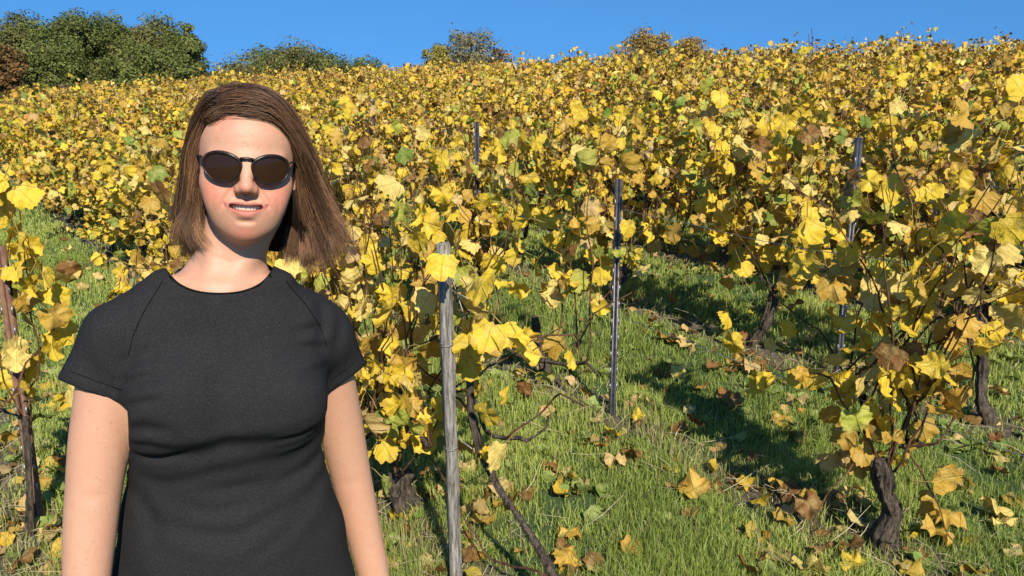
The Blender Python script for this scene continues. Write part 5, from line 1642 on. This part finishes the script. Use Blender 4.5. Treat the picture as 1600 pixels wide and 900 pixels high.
R_BACK_IN = [(-.012, .060, .108), (.010, .078, .096), (.030, .096, .060), (.040, .104, .015), (.042, .100, -.035), (.042, .090, -.080), (.046, .074, -.115), (.050, .055, -.150), (.052, .035, -.170)]
L_FRONT_OUT = [(-.034, -.046, .108), (-.048, -.058, .106), (-.063, -.050, .087), (-.080, -.034, .056), (-.093, -.018, .018), (-.098, -.006, -.025), (-.103, .000, -.068), (-.104, -.002, -.104), (-.098, -.006, -.134)]
L_FRONT_IN = [(-.034, -.070, .079), (-.050, -.068, .066), (-.060, -.060, .066), (-.071, -.042, .036), (-.079, -.024, .004), (-.085, -.010, -.035), (-.092, .000, -.075), (-.098, .002, -.105), (-.088, -.002, -.126)]
L_MID_OUT = [(-.030, .000, .125), (-.050, .000, .118), (-.070, .006, .090), (-.087, .012, .050), (-.098, .018, .005), (-.103, .022, -.040), (-.107, .022, -.080), (-.106, .018, -.115), (-.096, .012, -.142)]
L_MID_IN = [(-.030, .000, .114), (-.046, .002, .105), (-.068, .010, .072), (-.080, .018, .030), (-.083, .024, -.010), (-.084, .026, -.050), (-.084, .024, -.085), (-.084, .018, -.112), (-.076, .010, -.135)]
L_BACK_OUT = [(-.014, .060, .118), (-.040, .074, .108), (-.068, .082, .078), (-.084, .084, .035), (-.090, .080, -.015), (-.090, .072, -.060), (-.088, .062, -.100), (-.082, .052, -.130), (-.074, .040, -.150)]
L_BACK_IN = [(-.014, .060, .108), (-.028, .080, .092), (-.036, .096, .058), (-.040, .102, .015), (-.040, .098, -.030), (-.040, .088, -.075), (-.042, .074, -.110), (-.044, .058, -.140), (-.044, .040, -.155)]
for G_ in (R_FRONT_IN, L_FRONT_IN):                 # hairline roots lie on the forehead
    for j in range(4):
        q = Hd(*G_[j]); yy = ray_front(FB, float(q[0]), float(q[2]))
        if yy is not None: G_[j] = (G_[j][0], max(G_[j][1], yy - hcy - (.0015 if j < 1 else .004)), G_[j][2])
def hair_strands(GO, GI, n, seed, clumps, rad=0.00033, npt=22, stray=0.0):
    """GO/GI: outer and inner guides, front .. back"""
    r = np.random.default_rng(seed)
    GO = np.array(GO); GI = np.array(GI)
    m = GO.shape[1]
    # resample along
    tt = np.linspace(0, m - 1, npt); i = np.minimum(tt.astype(int), m - 2); f = (tt - i)[None, :, None]
    def cr(G):
        a = G[:, np.maximum(i - 1, 0)]; b = G[:, i]; c = G[:, i + 1]; d = G[:, np.minimum(i + 2, m - 1)]
        return 0.5 * (2 * b + (c - a) * f + (2 * a - 5 * b + 4 * c - d) * f ** 2 + (3 * b - a - 3 * c + d) * f ** 3)
    GO, GI = cr(GO), cr(GI)
    ng = GO.shape[0]
    def path(w_, u):
        x = w_ * (ng - 1); k = np.minimum(x.astype(int), ng - 2); g = (x - k)[:, None, None]
        o_ = GO[k] * (1 - g) + GO[k + 1] * g; i_ = GI[k] * (1 - g) + GI[k + 1] * g
        return i_ * (1 - u[:, None, None]) + o_ * u[:, None, None]
    cw, cu = r.random(clumps), r.random(clumps)
    cp = path(cw, cu)
    s = np.linspace(0, 1, npt)
    # every clump gets its own wave
    ph = r.random((clumps, 3)) * 6.28; am = (0.4 + r.random((clumps, 1)) ** 2 * 1.6) * 0.0095
    wave = np.stack([np.sin(s[None] * (5.5 + 2 * r.random((clumps, 1))) + ph[:, a:a + 1]) for a in range(3)], -1) * am[:, :, None] * (s ** 1.2)[None, :, None]
    cp = cp + wave + (r.standard_normal((clumps, 1, 3)) * np.array([.008, .010, .007])) * (s ** 1.8)[None, :, None]
    cp = cp + (r.standard_normal((clumps, 1, 3)) * np.array([.015, .015, .010])) * (np.clip(s - .60, 0, 1) ** 1.5 * 4.8)[None, :, None]
    k = r.integers(0, clumps, n)
    dw = np.clip(cw[k] + 0.10 * r.standard_normal(n), 0, 1); du = np.clip(cu[k] + 0.24 * r.standard_normal(n), -0.22, 1.12)
    own = path(dw, du)
    tight = (0.35 + 0.55 * np.clip(s, 0, 1) ** 0.7)[None, :, None] * (0.75 + 0.35 * r.random((n, 1, 1)))
    tight = np.minimum(tight, 0.94)
    p = own * (1 - tight) + cp[k] * tight
    p = p + (r.standard_normal((n, 1, 3)) * np.array([.0075, .004, .0016])) * ((1 - s) ** 2)[None, :, None]
    jit = np.cumsum(r.standard_normal((n, npt, 3)), axis=1) * 0.0004
    p = p + jit * s[None, :, None]
    if stray > 0:
        dirn = r.standard_normal((n, 1, 3)) * np.array([1, .6, .7]); p = p + dirn * stray * (s ** 1.6)[None, :, None]
    # trims
    L = np.minimum(1, (0.70 + 0.33 * r.random(clumps))[k] * (0.90 + 0.12 * r.random(n)))
    sN = s[None, :] * L[:, None] * (npt - 1); i0 = np.minimum(sN.astype(int), npt - 2); ff = (sN - i0)[..., None]
    ar = np.arange(n)[:, None]
    p = p[ar, i0] * (1 - ff) + p[ar, i0 + 1] * ff
    p = p + np.array([0.014, 0, 0.004]) * (s ** 2.5)[None, :, None] * (0.2 + 1.3 * r.random((n, 1, 1)) ** 2)
    P3 = HC + p @ HR.T
    tan = np.gradient(P3, axis=1); tan /= np.linalg.norm(tan, axis=2)[..., None] + 1e-9
    a = np.cross(tan, np.array([0.3, 0.9, 0.25])); a /= np.linalg.norm(a, axis=2)[..., None] + 1e-9; b = np.cross(tan, a)
    rr = rad * (0.7 + 0.6 * r.random((n, 1))) * (1 - 0.75 * s[None, :] ** 4)
    v = np.stack([P3 + rr[..., None] * (a * cos(q_) + b * sin(q_)) for q_ in (0, 2.094, 4.189)], 2).reshape(n, npt * 3, 3)
    j = np.arange(npt - 1)[:, None] * 3; c0 = np.arange(3)[None, :]; c1 = (c0 + 1) % 3
    q = np.stack([j + c0, j + c1, j + 3 + c1, j + 3 + c0], -1).reshape(-1, 4)
    Q = (q[None] + (np.arange(n) * npt * 3)[:, None, None]).reshape(-1, 4)
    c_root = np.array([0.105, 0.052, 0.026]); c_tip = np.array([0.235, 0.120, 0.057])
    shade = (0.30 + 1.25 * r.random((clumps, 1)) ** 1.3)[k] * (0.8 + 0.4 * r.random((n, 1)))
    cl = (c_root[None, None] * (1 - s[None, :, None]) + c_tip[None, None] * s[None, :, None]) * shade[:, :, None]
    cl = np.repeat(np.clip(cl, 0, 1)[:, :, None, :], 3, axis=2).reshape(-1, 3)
    return v.reshape(-1, 3), Q, np.column_stack([cl, np.ones(len(cl))])
def add_hair(name, GO, GI, n, seed, clumps, **k):
    v, q, c = hair_strands(GO, GI, n, seed, clumps, **k)
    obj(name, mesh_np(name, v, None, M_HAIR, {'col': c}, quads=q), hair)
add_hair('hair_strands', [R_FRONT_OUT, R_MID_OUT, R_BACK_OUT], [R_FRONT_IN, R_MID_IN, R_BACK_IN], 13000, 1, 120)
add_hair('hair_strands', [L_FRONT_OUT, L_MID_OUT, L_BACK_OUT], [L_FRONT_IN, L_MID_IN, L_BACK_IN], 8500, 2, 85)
add_hair('flyaway_strands', [R_FRONT_OUT, R_MID_OUT, R_BACK_OUT], [R_FRONT_IN, R_MID_IN, R_BACK_IN], 420, 3, 120, rad=0.00036, stray=0.016)
add_hair('flyaway_strands', [L_FRONT_OUT, L_MID_OUT, L_BACK_OUT], [L_FRONT_IN, L_MID_IN, L_BACK_IN], 220, 4, 90, rad=0.00036, stray=0.013)
